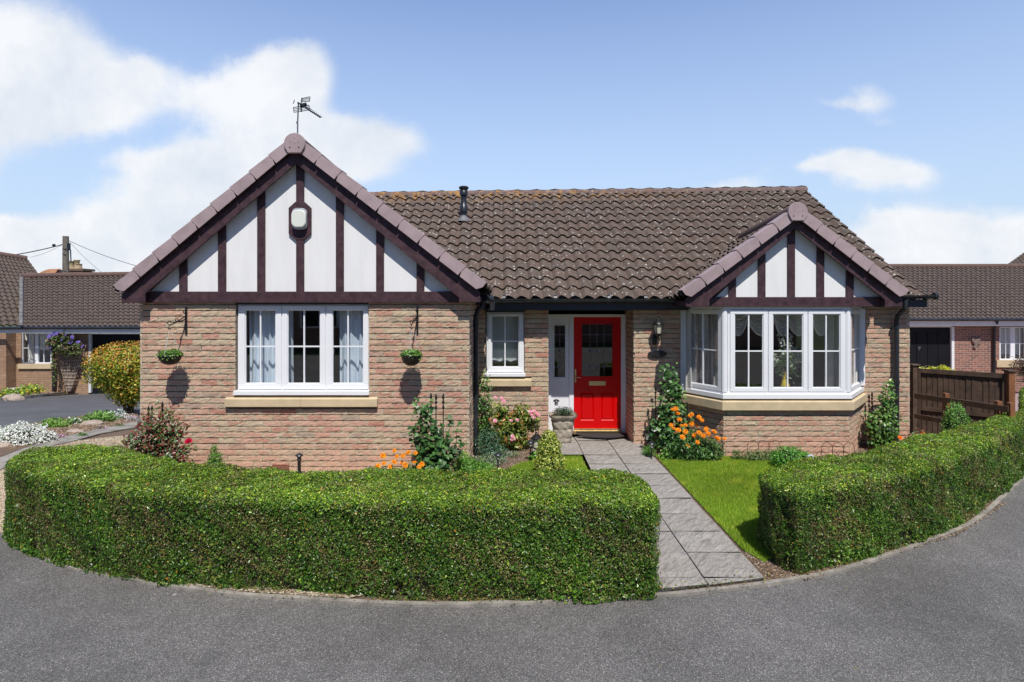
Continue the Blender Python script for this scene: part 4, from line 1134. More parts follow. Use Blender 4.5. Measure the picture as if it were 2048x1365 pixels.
# teal lantern, vase of flowers, orange ornaments, small ones
c = P(622, 769, 7.98); t = thing('ornament', 'teal domed lantern ornament behind the middle light of the left window', 'ornament', (c[0], 7.98, .825))
mb = MB(); mb.lathe([(.085, 0), (.088, .03), (.080, .07), (.055, .115), (.030, .140), (.018, .150), (.020, .165), (.010, .175), (.004, .195)], (c[0], 7.98, .825), 20); mb.build('body', M['teal'], t)
def vase():
    y = 8.80; cx = X(1570, y); zb = .88
    t = thing('flower_vase', 'tall glass vase with yellow ribbon holding white blossom sprays in the bay window', 'vase', (cx, y, zb))
    mb = MB(); mb.lathe([(.045, 0), (.05, .02), (.038, .14), (.030, .22), (.045, .30), (.06, .33)], (cx, y, zb), 16); mb.build('vase', mat('smoked_vase', (.25, .24, .20), .15, .3, 60), t)
    mb = MB(); mb.lathe([(.062, .10), (.045, .18), (.034, .27), (.05, .30)], (cx, y-.006, zb), 9); mb.build('ribbon', M['yellow'], t)
    st = MB(); V = []; C = []
    rng = np.random.default_rng(5)
    for k in range(13):
        a = rng.uniform(-1, 1); tip = Vector((cx+a*.30, y+rng.uniform(-.08, .1), zb+.95-.35*abs(a)-rng.uniform(0, .25))); b = Vector((cx+a*.03, y, zb+.3))
        pth = [b.lerp(tip, s)+Vector((0, 0, .06*math.sin(s*3.1)))for s in (0, .33, .66, 1)]; st.tube(pth, .004, 5)
        for i in range(26):
            s = rng.uniform(.35, 1); p = b.lerp(tip, s)+Vector((0, 0, .06*math.sin(s*3.1))); V.append((p.x+rng.normal(0, .018), p.y+rng.normal(0, .02), p.z+rng.normal(0, .018)))
    V = np.array(V); st.build('stems', M['stem'], t)
    q = leaf_quads(V, np.tile([0, -1, .3], (len(V), 1)), .046, .038, .8, rng=rng); leaf_obj('blossom', q, pick([(.7, .72, .68), (.55, .6, .55), (.75, .75, .75)], len(V)), M['petal'], t)
    n = 240; V = np.array([cx, y, zb+.40])+rng.normal(0, 1, (n, 3))*[.10, .07, .085]
    q = leaf_quads(V, V-np.array([cx, y+.05, zb+.4]), .075, .035, .6, rng=rng); leaf_obj('leaves', q, pick([(.05, .13, .04), (.12, .22, .06), (.35, .42, .25)], n), M['leaf'], t)
vase()
for u, y, lab in ((1507, 8.80, 'small orange domed ornament left of the flower vase'), (1632, 8.80, 'small orange domed ornament right of the flower vase')):
    x = X(u, y); mb = MB(); mb.lathe([(.055, 0), (.058, .02), (.045, .05), (.012, .062), (.012, .075), (.004, .085)], (x, y, .88), 16)
    tag(mb.build('ornament', M['orange_orn']), lab, 'ornament', 'orange ornaments on the bay window board')
x = X(1657, 8.72); mb = MB(); mb.lathe([(.02, 0), (.035, .02), (.028, .04), (.012, .06), (.016, .085), (.003, .10)], (x, 8.72, .88), 12, 1.4, 1)
tag(mb.build('ornament', M['white']), 'small white swan shaped ornament at the right end of the bay window', 'ornament')
x = X(1010, 9.50); mb = MB(); mb.lathe([(.03, 0), (.045, .03), (.04, .07), (.015, .09), (.028, .12), (.02, .15), (.004, .16)], (x, 9.50, 1.05), 12)
tag(mb.build('ornament', M['white']), 'pale figurine on the board of the small window', 'ornament')
# ================================================================== HEDGES
def hedge(poly, h, dens, name, label, seed):
    rng = np.random.default_rng(seed)
    poly = np.array(poly, float)
    if ((poly[:, 0]*np.roll(poly[:, 1], -1)-np.roll(poly[:, 0], -1)*poly[:, 1]).sum()) < 0: poly = poly[::-1].copy()
    root = thing(name, label, 'hedge', (float(poly[:, 0].mean()), float(poly[:, 1].mean()), 0))
    r = .10; Pn = []; Nn = []
    k = len(poly)
    for i in range(k):
        a, b = poly[i], poly[(i+1) % k]; d = b-a; L = np.linalg.norm(d); d = d/L; nr = np.array([d[1], -d[0]])
        w = 1.0 if (nr[1] < -.1 or (nr[0] < -.3 and b[0] > 1)) else .35
        n = int(L*h*dens*w*.95)
        u = rng.uniform(0, L, n); z = (h-.03)*rng.uniform(0, 1, n)
        p = a+u[:, None]*d; Pn.append(np.c_[p, z]); Nn.append(np.tile([nr[0], nr[1], .12], (n, 1)))
    area = abs((poly[:, 0]*np.roll(poly[:, 1], -1)-np.roll(poly[:, 0], -1)*poly[:, 1]).sum())/2
    n = int(area*dens*1.25); p = scatter(poly, n, rng); Pn.append(np.c_[p, np.full(n, h)]); Nn.append(np.tile([0, 0, 1.0], (n, 1)))
    Pn = np.vstack(Pn); Nn = np.vstack(Nn)
    # rounded shoulder
    d, nv = seg_dist(Pn[:, :2], poly); top = Nn[:, 2] > .9
    nv = unit(np.c_[nv, np.zeros(len(nv))])[:, :2]
    dd = np.clip(d, 0, r)
    sh = top & (d < r)
    Pn[sh, 2] = h-r+np.sqrt(np.maximum(r*r-(r-dd[sh])**2, 0))
    Nn[sh, :2] = -nv[sh]*((r-dd[sh])/r)[:, None]
    sd = (~top) & (Pn[:, 2] > h-r)
    q = (Pn[sd, 2]-(h-r))/r; Pn[sd, :2] += -Nn[sd, :2]*(r*(1-np.sqrt(np.maximum(1-q*q, 0))))[:, None]; Nn[sd, 2] = q
    Nn = unit(Nn)
    lump = vnoise(Pn, 4.2, seed)*.016+vnoise(Pn, 11, seed+3)*.010+vnoise(Pn, 27, seed+5)*.006
    low = np.clip(1-Pn[:, 2]/.22, 0, 1)
    depth = -rng.exponential(.026, len(Pn))+lump*1.5-.012
    stray = rng.random(len(Pn)) < .012; depth[stray] += rng.uniform(.01, .035, stray.sum())
    Pn = Pn+Nn*depth[:, None]; Pn[:, 2] = np.maximum(Pn[:, 2], .015)
    # bare, twiggy gaps towards the foot
    gap = (vnoise(Pn, 6.5, seed+9)+rng.normal(0, .35, len(Pn)) > .75) & (low > .3)
    gap |= (vnoise(Pn, 8.0, seed+21)+rng.normal(0, .25, len(Pn)) > .93)
    Pn = Pn[~gap]; Nn = Nn[~gap]; low = low[~gap]; n = len(Pn)
    big = (rng.random(n) < .05+.30*low*(vnoise(Pn, 3, seed+2) > -.3))
    L = rng.uniform(.010, .0185, n)*np.where(big, 2.0, 1); W = L*rng.uniform(.5, .72, n)
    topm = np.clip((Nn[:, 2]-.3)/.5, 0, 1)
    pt = vnoise(Pn, 5.5, seed+7)*.6+vnoise(Pn, 15, seed+8)*.5
    tw = rng.random(n) < np.clip(.40+.80*pt-.14*topm, .04, .9)
    tw &= ~big
    green = pick([(.030, .095, .010), (.050, .145, .014), (.085, .205, .018), (.145, .28, .026), (.22, .34, .05)], n, (4, 4, 3.5, 2.2, 1), .22, rng)
    green = green*np.array([1.05, .97, .95])*(1+.75*topm[:, None]*np.array([1.7, 1.0, .5]))  # top leaves painted lighter for sunlight from above, besides paler new growth
    brown = pick([(.19, .155, .055), (.30, .22, .09), (.10, .07, .035), (.17, .20, .04), (.46, .36, .15)], n, (3, 2.4, 2.2, 4, .9), .2, rng)
    orange = rng.random(n) < .006*(1+4*(vnoise(Pn, 4, seed+17) > .45))
    col = np.where(tw[:, None], brown, green); col[orange] = pick([(.42, .20, .03), (.5, .33, .05)], int(orange.sum()), None, .15, rng)
    col = col*(1+.22*vnoise(Pn, 2.6, seed+11)+.14*vnoise(Pn, 7, seed+12))[:, None]
    L = np.where(tw, L*.85, L); W = np.where(tw, W*.75, W)
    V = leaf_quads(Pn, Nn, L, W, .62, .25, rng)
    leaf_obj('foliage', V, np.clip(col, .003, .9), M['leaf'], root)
    # twiggy inside
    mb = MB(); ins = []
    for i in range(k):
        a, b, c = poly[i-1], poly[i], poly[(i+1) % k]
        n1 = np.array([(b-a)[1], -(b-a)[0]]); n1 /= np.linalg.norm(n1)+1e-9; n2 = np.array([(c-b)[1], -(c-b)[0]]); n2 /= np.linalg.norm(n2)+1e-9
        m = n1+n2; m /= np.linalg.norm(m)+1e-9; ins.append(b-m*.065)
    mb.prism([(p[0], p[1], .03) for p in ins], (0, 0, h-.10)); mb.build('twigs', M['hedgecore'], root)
    st = MB()
    for i in range(int(area*60)):
        p = scatter(poly, 1, rng)[0]; dd_, _ = seg_dist(np.array([p]), poly)
        if dd_[0] < .17: continue
        st.tube([(p[0], p[1], 0), (p[0]+rng.normal(0, .05), p[1]+rng.normal(0, .05), h*.5), (p[0]+rng.normal(0, .04), p[1]+rng.normal(0, .04), h*.9)], [.007, .005, .002], 4)
    st.build('stem', M['stem'], root)
    return root
hl = catmull([(-4.89, 5.94), (-4.65, 5.51), (-3.97, 5.10), (-3.05, 4.74), (-2.38, 4.60), (-1.19, 4.45), (-.09, 4.385), (.6, 4.385), (1.06, 4.44)], 5)
hlb = catmull([(1.14, 4.95), (.98, 5.28), (.5, 5.33), (-.6, 5.33), (-1.83, 5.32), (-2.75, 5.48), (-3.6, 5.95), (-4.2, 6.2), (-4.68, 6.20)], 5)
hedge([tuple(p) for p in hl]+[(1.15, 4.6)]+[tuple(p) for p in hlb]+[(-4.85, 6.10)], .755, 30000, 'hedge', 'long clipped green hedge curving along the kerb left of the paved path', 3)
hr = catmull([(2.28, 4.81), (3.13, 5.165), (4.25, 5.79), (5.42, 6.71), (6.55, 7.66), (8.2, 9.3), (9.4, 10.3)], 5)
hrb = catmull([(9.0, 10.7), (7.22, 8.62), (6.66, 8.26), (5.61, 7.50), (4.55, 6.87), (3.6, 6.22), (2.9, 5.92), (2.38, 5.60)], 5)
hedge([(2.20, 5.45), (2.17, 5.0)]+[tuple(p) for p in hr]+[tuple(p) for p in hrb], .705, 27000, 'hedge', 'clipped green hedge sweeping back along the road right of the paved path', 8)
# crumbs and small stones on the open soil
for poly, n, lab in (([(2.02, 4.72), (2.3, 4.80), (2.25, 5.4), (2.02, 5.25)], 900, 'soil crumbs and bark at the foot of the right hedge end'),
                     ([(2.2, 8.6), (5.3, 7.6), (5.6, 8.9), (2.3, 9.2)], 2600, 'soil crumbs in the bed under the bay window'),
                     ([(-.5, 7.3), (-.1, 7.9), (.4, 8.5), (.6, 9.2), (-.5, 9.2)], 2200, 'pale stones and soil in the bed left of the small lawn'),
                     ([(2.3, 4.74), (4.2, 5.66), (5.4, 6.55), (5.3, 6.7), (4.1, 5.8), (2.3, 4.86)], 1500, 'crumbs of soil along the foot of the right hedge')):
    pebbles(poly, n, .016, [(.22, .15, .10), (.12, .08, .055), (.35, .25, .18), (.5, .42, .34), (.3, .2, .1)], .005, .014, 'soil_crumbs', lab, 'soil')
# fallen hedge litter along the kerb
def litter():
    n = 1500; k = RNG.integers(0, len(kerb)-1, n); t = RNG.random(n)[:, None]
    p = kerb[k]*(1-t)+kerb[k+1]*t; d = offset(kerb, 1.0)-kerb
    p = p+d[k]*RNG.normal(.07, .05, n)[:, None]
    far = RNG.random(n) < .04; p[far] -= d[k][far]*RNG.uniform(.1, 1.2, far.sum())[:, None]
    z = np.where(far, .004, .037)
    V = leaf_quads(np.c_[p, z], np.tile([0, 0, 1.], (n, 1)), RNG.uniform(.012, .03, n), RNG.uniform(.006, .014, n), .3)
    o = leaf_obj('leaf_litter', V, pick([(.3, .2, .08), (.4, .34, .1), (.16, .1, .06), (.1, .16, .03)], n, None, .2), M['petal'])
    tag(o, 'dry fallen hedge leaves scattered along the kerb', 'leaf litter', kind='stuff')
litter()

# ================================================================== PLANTS
def shrub(name, label, cat, base, blobs, n, leaf, cols, w=None, flowers=None, stems=10, asp=.5, spread=.7, shell=.5, up=.2, seed=1, flower_cat=None, group=None, stemr=.006, core=True, gz=None):
    rng = np.random.default_rng(seed)
    root = thing(name, label, cat, base, group)
    vol = np.array([b[3]*b[4]*b[5] for b in blobs])**.8; vol /= vol.sum()
    Cs = []; Ns = []
    for b, q in zip(blobs, vol):
        m = int(n*q); d = unit(rng.normal(0, 1, (m, 3))); rad = rng.uniform(0, 1, m)**shell
        lump = 1+.16*vnoise(d*3+np.array(b[:3]), 2.1, seed)+.10*vnoise(d*7, 2.0, seed+2)
        p = np.array(b[:3])+d*np.array(b[3:6])*(rad*lump)[:, None]
        Cs.append(p); Ns.append(unit(d/np.array(b[3:6])))
    C_ = np.vstack(Cs); Nr = np.vstack(Ns); ok = C_[:, 2] > base[2]+.005; C_ = C_[ok]; Nr = Nr[ok]; m = len(C_)
    L = rng.uniform(leaf*.7, leaf*1.25, m)
    V = leaf_quads(C_, Nr+np.array([0, 0, .25]), L, L*asp, spread, up, rng)
    leaf_obj('foliage', V, np.clip(pick(cols, m, w, .2, rng)*1.22, 0, .85), M['leaf'], root)
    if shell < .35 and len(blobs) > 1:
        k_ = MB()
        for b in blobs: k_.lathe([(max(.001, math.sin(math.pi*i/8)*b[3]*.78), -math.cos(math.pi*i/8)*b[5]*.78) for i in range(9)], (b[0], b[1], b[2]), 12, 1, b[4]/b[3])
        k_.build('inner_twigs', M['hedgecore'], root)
    st = MB(); bx = Vector(base)
    for i in range(stems):
        b = blobs[rng.integers(len(blobs))]; d = unit(rng.normal(0, 1, (1, 3)))[0]
        tip = Vector((b[0]+d[0]*b[3]*.7, b[1]+d[1]*b[4]*.7, b[2]+d[2]*b[5]*.7))
        if tip.z < bx.z+.03: tip.z = bx.z+.05
        s0 = bx+Vector((rng.normal(0, .03), rng.normal(0, .03), 0)); mid = s0.lerp(tip, .5)+Vector((0, 0, .04))
        st.tube([s0, mid, tip], [stemr, stemr*.7, stemr*.35], 5)
    if stems: st.build('stem', M['stem'], root)
    if flowers: blooms(root, flowers, blobs, rng)
    return root
def bloom_mesh(r, cols, layers=3, pet=11, rng=RNG, centre=(.45, .16, .02)):
    V = []; C_ = []
    for l in range(layers):
        rr_ = r*(1-.28*l); tilt = .15+.32*l
        for k in range(pet):
            a = 2*math.pi*(k+l*.5)/pet+rng.normal(0, .08); w = 2.6*rr_/pet
            ca, sa = math.cos(a), math.sin(a); z1 = rr_*tilt+l*.004; c = np.array(cols[rng.integers(len(cols))])*rng.uniform(.8, 1.15)
            V.append([(ca*.003, sa*.003, l*.004), (ca*rr_*.6-sa*w, sa*rr_*.6+ca*w, z1*.7), (ca*rr_, sa*rr_, z1*.9), (ca*rr_*.6+sa*w, sa*rr_*.6-ca*w, z1*.7)]); C_.append(c)
    return np.array(V), np.clip(np.array(C_), 0, 1)
def blooms(root, fl, blobs, rng):
    """fl: dict n / pts, r, cols"""
    Vm, Cm = bloom_mesh(fl['r'], fl['cols'], fl.get('layers', 3), fl.get('pet', 11), rng)
    n = len(Vm); me = None
    pts = fl.get('pts')
    if pts is None:
        pts = []
        for i in range(fl['n']):
            b = blobs[rng.integers(len(blobs))]; d = unit(rng.normal(0, 1, (1, 3)))[0]; d[1] = -abs(d[1])*.7; d[2] = abs(d[2])+.15; d = d/np.linalg.norm(d)
            pts.append((b[0]+d[0]*b[3]*1.02, b[1]+d[1]*b[4]*1.02, b[2]+d[2]*b[5]*1.05))
    for i, p in enumerate(pts):
        if me is None:
            o = leaf_obj('flower', Vm, Cm, M['petal'], root, world=False); me = o.data
        else:
            o = bpy.data.objects.new('flower', me); COL.objects.link(o); o.parent = root
        o.location = Vector(p)-root.location
        s = rng.uniform(.75, 1.15); o.scale = (s, s, s)
        o.rotation_euler = (rng.uniform(.25, 1.15), rng.normal(0, .3), rng.uniform(-.5, .5))
def cane_plant(name, label, cat, base, canes, per, leaf, cols, w=None, flowers=None, seed=1, asp=.62, fol=.09, extra=None):
    """canes: list of paths (list of 3D points)"""
    rng = np.random.default_rng(seed); root = thing(name, label, cat, base); st = MB(); Cs = []; Ns = []
    for c in canes:
        pts = catmull(c, 5); st.tube([tuple(p) for p in pts], [.009-.006*i/(len(pts)-1) for i in range(len(pts))], 6)
        L = np.linalg.norm(np.diff(pts, axis=0), axis=1).sum(); m = int(per*L)
        i = rng.integers(0, len(pts)-1, m); t = rng.random(m)[:, None]; p = pts[i]*(1-t)+pts[i+1]*t
        d = unit(rng.normal(0, 1, (m, 3))*[1, .7, .6]+[0, -.35, .15]); off = rng.uniform(.02, fol, m)[:, None]
        q = p+d*off
        # leaflets in threes
        for k in range(3):
            Cs.append(q+rng.normal(0, leaf*.55, (m, 3))); Ns.append(np.tile([0, -.55, .9], (m, 1))+d*.3)
    if extra:
        for b in extra:
            m = b[6]; d = unit(rng.normal(0, 1, (m, 3))); rad = rng.uniform(0, 1, m)**.45
            Cs.append(np.array(b[:3])+d*np.array(b[3:6])*rad[:, None]*(1+.2*vnoise(d*3, 2, seed))[:, None]); Ns.append(d+np.array([0, -.2, .6]))
    C_ = np.vstack(Cs); Nr = np.vstack(Ns); ok = C_[:, 2] > base[2]+.01; C_ = C_[ok]; Nr = Nr[ok]; m = len(C_)
    L = rng.uniform(leaf*.65, leaf*1.25, m)
    V = leaf_quads(C_, Nr, L, L*asp, .45, .1, rng); leaf_obj('foliage', V, np.clip(pick(cols, m, w, .2, rng)*1.22, 0, .85), M['leaf'], root)
    st.build('stem', M['stem'], root)
    if flowers: blooms(root, flowers, None, rng)
    return root
ORG = [(.95, .33, .015), (.95, .42, .02), (.85, .22, .01), (.95, .5, .04)]
PINK = [(.80, .22, .38), (.75, .12, .30), (.85, .45, .55), (.85, .65, .68)]
def G0(u, v, Y): return (X(u, Y), Y, GZ(Y)+.015)

# --- left of the gable
def canes_px(b, tips, Y, jig=.12, rng=None):
    out = []; rng = rng or np.random.default_rng(3)
    for u, v in tips:
        t = np.array(P(u, v, Y+rng.uniform(-.08, .05))); s = np.array([b[0]+rng.normal(0, .07), b[1], b[2]])
        out.append([s, s*.65+t*.35+[rng.normal(0, .04), 0, .03], s*.3+t*.7+[rng.normal(0, .03), 0, .02], t])
    return out
b = G0(318, 940, 7.2)
cane_plant('rose_bush', 'red and green leaved rose bush with one crimson bloom at the left house corner', 'rose bush', b,
           canes_px(b, [(258, 876), (268, 858), (290, 838), (310, 858), (345, 850), (262, 868), (280, 850), (300, 850), (322, 812), (340, 822), (356, 835), (352, 858), (300, 830), (372, 850), (386, 888), (270, 905), (362, 900), (330, 870)], 7.2), 95, .044,
           [(.13, .025, .02), (.20, .05, .03), (.05, .11, .03), (.08, .15, .035), (.10, .09, .03)], (3, 2, 2.5, 3, 1.5),
           dict(pts=[P(377, 883, 7.0)], r=.055, cols=[(.55, .004, .05), (.42, .003, .03)], layers=4, pet=9), seed=21, fol=.07,
           extra=[(X(325, 7.2), 7.2, .38, .24, .18, .28, 700), (X(360, 7.1), 7.1, .22, .20, .16, .18, 500)])
def obelisk(us, vt, Y, label, h_ring=None, spears=True):
    """iron plant support: rods with spear finials"""
    cx = X(sum(us)/len(us), Y); t = thing('garden_obelisk', label, 'plant support', (cx, Y, GZ(Y)))
    for i, (u, v) in enumerate(zip(us, vt)):
        y = Y+(.09 if i % 2 else -.05); x = X(u, y); zt = Z(v, y); mb = MB()
        mb.tube([(x, y, GZ(y)), (x, y, zt-.10)], .007, 6); mb.build('rod', M['iron'], t)
        mb = MB(); mb.lathe([(.006, -.13), (.016, -.115), (.018, -.105), (.008, -.09), (.007, -.08), (.016, -.06), (.010, -.02), (.002, .0)], (x, y, zt), 8)
        mb.lathe([(.007, -.20), (.016, -.185), (.010, -.155), (.007, -.14)], (x, y, zt), 8)
        mb.build('finial', M['iron'], t)
    mb = MB()
    for z in (h_ring or (.45,)):
        pts = [(X(u, Y+(.09 if i % 2 else -.05)), Y+(.09 if i % 2 else -.05), z+GZ(Y)) for i, u in enumerate(us)]; mb.tube(pts, .005, 5)
    mb.build('cross_bar', M['iron'], t)
obelisk((297, 304, 325), (812, 811, 803), 7.35, 'black iron plant support with spear finials in the red leaved rose')
b = G0(430, 940, 7.4)
shrub('conifer', 'small pointed green conifer at the foot of the gable wall', 'conifer', b, [(b[0], b[1], .12, .15, .13, .16), (b[0], b[1], .26, .10, .09, .14), (b[0]-.01, b[1], .38, .045, .045, .09)], 2600, .030, [(.09, .22, .035), (.16, .32, .05), (.05, .13, .025)], asp=.35, stems=4, seed=4)
b = G0(800, 935, 7.1)
shrub('marigold', 'low clump of orange marigolds left of the rose on spear topped rods', 'flowers', b, [(b[0]-.12, b[1], .12, .18, .14, .16), (b[0]+.12, b[1], .14, .17, .14, .17)], 900, .05, [(.09, .19, .05), (.13, .24, .07), (.06, .14, .04)], asp=.3, stems=14, seed=6, up=.9,
      flowers=dict(pts=[P(u, v, 6.98+.12*((u*7) % 5)/5) for u, v in ((766, 912), (789, 902), (794, 914), (788, 925), (768, 927), (804, 926), (817, 906), (831, 907), (829, 925), (844, 929), (811, 931), (756, 933), (781, 934), (806, 912), (838, 935))], r=.038, cols=ORG))
b = G0(868, 930, 7.25)
cane_plant('climbing_rose', 'leafy green rose growing round black spear rods at the right end of the gable wall', 'rose bush', b,
           canes_px(b, [(838, 800), (846, 815), (855, 812), (832, 850), (828, 862), (870, 850), (885, 862), (908, 843), (912, 862), (920, 880), (842, 880), (900, 900)], 7.3, rng=np.random.default_rng(8)), 34, .070,
           [(.03, .085, .022), (.05, .125, .03), (.08, .17, .04), (.16, .10, .05)], (4, 4, 2.5, .3), seed=31, asp=.75, fol=.06,
           extra=[(X(866, 7.2), 7.2, .26, .27, .15, .25, 420)])
obelisk((862, 872, 886.5), (786, 788, 787), 7.45, 'black iron plant support with spear finials behind the leafy green rose', (.62,))
b = G0(945, 930, 7.6)
shrub('green_shrub', 'low bright green feathery shrub at the foot of the black downpipe', 'shrub', b, [(X(935, 7.5), 7.5, .10, .22, .18, .17), (X(965, 7.5), 7.5, .09, .20, .16, .13), (X(925, 7.55), 7.55, .2, .11, .1, .14)], 4200, .05, [(.12, .27, .03), (.18, .36, .045), (.07, .17, .03)], asp=.22, stems=8, seed=9, up=.8)
b = (X(967, 9.25), 9.25, 0)
cane_plant('climber', 'slim green climber rising beside the downpipe to the small window', 'climbing plant', b, canes_px(b, [(972, 745), (962, 752), (966, 768), (980, 800), (962, 830), (975, 815), (968, 795)], 9.1, rng=np.random.default_rng(12)), 42, .042, [(.07, .17, .03), (.11, .23, .04), (.05, .12, .03)], seed=41, fol=.07)
b = G0(980, 915, 8.6)
shrub('grey_green_shrub', 'grey green narrow leaved shrub left of the pink flowering bush', 'shrub', b, [(X(976, 8.6), 8.6, .20, .20, .18, .24), (X(985, 8.5), 8.5, .10, .22, .16, .14)], 1700, .05, [(.06, .13, .07), (.09, .18, .10), (.045, .10, .05)], asp=.25, stems=8, seed=14, up=.6)
b = G0(1025, 898, 8.95)
shrub('rhododendron', 'yellow green bush with pink flower clusters under the small window', 'flowering shrub', b, [(X(1020, 8.95), 8.95, .30, .30, .22, .26), (X(1000, 8.95), 8.95, .52, .17, .15, .20), (X(1045, 8.95), 8.95, .50, .20, .16, .20), (X(1065, 8.9), 8.9, .42, .13, .12, .15), (X(1035, 8.95), 8.95, .14, .20, .18, .14)], 2900, .072,
      [(.13, .19, .03), (.22, .28, .05), (.06, .11, .025), (.32, .34, .09), (.42, .17, .06)], (3, 3, 2.4, 1.5, .8), asp=.36, stems=14, seed=15, up=.4,
      flowers=dict(pts=[P(u, v, 8.72) for u, v in ((991, 796), (1003, 797), (1007, 803), (1063, 829), (1068, 823), (1076, 831), (1068, 835), (1072, 827), (1060, 824), (990, 842), (1022, 842), (1034, 841), (1025, 873), (1030, 879), (1023, 880))], r=.034, cols=PINK, layers=2, pet=7))
b = G0(1100, 937, 7.55)
shrub('golden_euonymus', 'clipped variegated yellow and green shrub shaped like a skittle by the left lawn', 'topiary', b, [(b[0], b[1], .17, .195, .19, .19), (b[0]-.01, b[1], .36, .155, .15, .16), (b[0]-.012, b[1], .49, .10, .10, .11)], 9500, .027, [(.42, .44, .07), (.55, .55, .16), (.16, .24, .04), (.30, .36, .05), (.07, .13, .02)], (3, 2, 2.5, 3, 1.5), asp=.62, stems=5, seed=16, shell=.25)
b = G0(1060, 905, 8.45)
shrub('ground_cover', 'small rounded green leaves beside the lantern in the left bed', 'plant', (X(1072, 8.3), 8.3, .015), [(X(1072, 8.3), 8.3, .06, .10, .10, .07)], 160, .05, [(.08, .2, .03), (.12, .26, .04)], asp=.8, stems=3, seed=17)
b = G0(1010, 925, 7.9)
shrub('rockery_plants', 'fine grey green plants edging the soil near the left lawn', 'plant', (X(1000, 8.1), 8.1, .015), [(X(985, 8.1), 8.1, .03, .16, .12, .07), (X(1003, 8.2), 8.2, .03, .14, .1, .06)], 700, .03, [(.10, .16, .08), (.16, .22, .12), (.35, .33, .32)], asp=.3, stems=3, seed=18)
b = (X(965, 8.15), 8.15, .015)
shrub('ground_cover', 'grey and lilac flecked low plants between the downpipe and the small lawn', 'plant', b, [(X(950, 8.0), 8.0, .06, .25, .22, .10), (X(985, 8.25), 8.25, .05, .20, .2, .08), (X(1015, 8.55), 8.55, .04, .2, .15, .06)], 2600, .032, [(.12, .2, .09), (.18, .27, .13), (.42, .38, .42), (.08, .15, .05)], (3, 2, 1, 2), asp=.35, stems=3, seed=20, up=.5)
b = G0(740, 945, 7.3)
shrub('low_flowers', 'faint lilac flowers just showing above the hedge left of the marigolds', 'flowers', b, [(X(686, 7.3), 7.3, .10, .05, .05, .10), (X(742, 7.3), 7.3, .12, .10, .08, .10)], 160, .03, [(.45, .33, .5), (.1, .2, .05), (.12, .22, .05)], asp=.4, stems=4, seed=19)
b = G0(432, 935, 7.0)
# --- right of the path
b = G0(1345, 912, 8.75)
cane_plant('climbing_rose', 'tall dark green climbing rose between the coach lantern and the bay window', 'rose bush', b,
           canes_px(b, [(1340, 740), (1345, 752), (1330, 765), (1352, 768), (1360, 782), (1322, 790), (1318, 815), (1308, 845), (1372, 818), (1376, 830), (1335, 730), (1350, 800), (1312, 870), (1300, 850)], 8.85, rng=np.random.default_rng(18)), 40, .068,
           [(.03, .085, .022), (.05, .13, .03), (.08, .18, .04), (.14, .24, .06), (.2, .12, .05)], (4, 4, 2.5, 1, .25), seed=51, asp=.72, fol=.07,
           extra=[(X(1330, 8.8), 8.8, .33, .26, .16, .32, 420), (X(1355, 8.7), 8.7, .22, .24, .14, .2, 250)])
obelisk((1311, 1322, 1374), (771, 776, 803), 8.95, 'black iron plant support hidden in the tall climbing rose', (.55,))
b = G0(1400, 912, 8.3)
shrub('marigold', 'large clump of orange marigolds at the left corner of the bay', 'flowers', b, [(X(1385, 8.3), 8.3, .22, .22, .15, .24), (X(1420, 8.3), 8.3, .15, .22, .15, .18), (X(1352, 8.35), 8.35, .14, .18, .13, .17)], 2600, .06, [(.09, .19, .05), (.13, .25, .07), (.06, .14, .04)], asp=.28, stems=30, seed=61, up=1.0,
      flowers=dict(pts=[P(u, v, 8.1+.12*((u*7+v) % 5)/5) for u, v in ((1346, 820), (1355, 828), (1359, 840), (1352, 818), (1342, 851), (1348, 858), (1357, 861), (1363, 852), (1371, 851), (1371, 864), (1384, 829), (1380, 832), (1383, 848), (1393, 853), (1404, 841), (1398, 835), (1389, 871), (1398, 866), (1407, 872), (1413, 858), (1411, 861), (1395, 885), (1432, 876), (1436, 878), (1449, 878), (1428, 864), (1376, 892), (1417, 868), (1365, 875))], r=.040, cols=ORG))
b = (X(1297, 8.55), 8.55, .015)
shrub('green_mound', 'small ferny green mound under the ground lantern by the path', 'plant', b, [(b[0], b[1], .08, .11, .10, .10)], 500, .035, [(.07, .19, .03), (.12, .27, .04)], asp=.3, stems=4, seed=62, up=.5)
b = (X(1335, 8.35), 8.35, .015)
shrub('pale_green_plant', 'pale green leafy plant in front of the tall climbing rose', 'plant', b, [(b[0], b[1], .09, .12, .10, .11)], 260, .045, [(.14, .28, .05), (.19, .33, .08)], asp=.45, stems=4, seed=63, up=.5)
b = G0(1592, 925, 7.95)
shrub('green_mound', 'dense round bright green bush in front of the bay window', 'shrub', b, [(X(1580, 7.95), 7.95, .13, .24, .20, .17), (X(1607, 7.9), 7.9, .10, .20, .17, .13)], 9000, .026, [(.06, .20, .025), (.10, .29, .035), (.15, .36, .05)], asp=.5, stems=6, seed=64, shell=.3)
for i, (u, yy, lab) in enumerate(((1475, 8.35, 'tiny pale weed clump near the left end of the wire hoops'), (1510, 8.3, 'low olive green plant behind the wire hoops left of the round bush'), (1545, 8.3, 'low green plant touching the left side of the round bush'), (1650, 8.0, 'low pink dotted plant right of the round bush'))):
    b = (X(u, yy), yy, .015)
    shrub('low_plant', lab, 'plant', b, [(b[0], b[1], .06, .17 if i in (1, 2) else .10, .09, .11)], 900 if i in (1, 2) else 380, .034, [(.10, .17, .05), (.16, .20, .07)] if i < 3 else [(.12, .2, .06), (.45, .22, .3)], asp=.4, stems=3, seed=65+i)
b = (5.58, 8.98, .015)
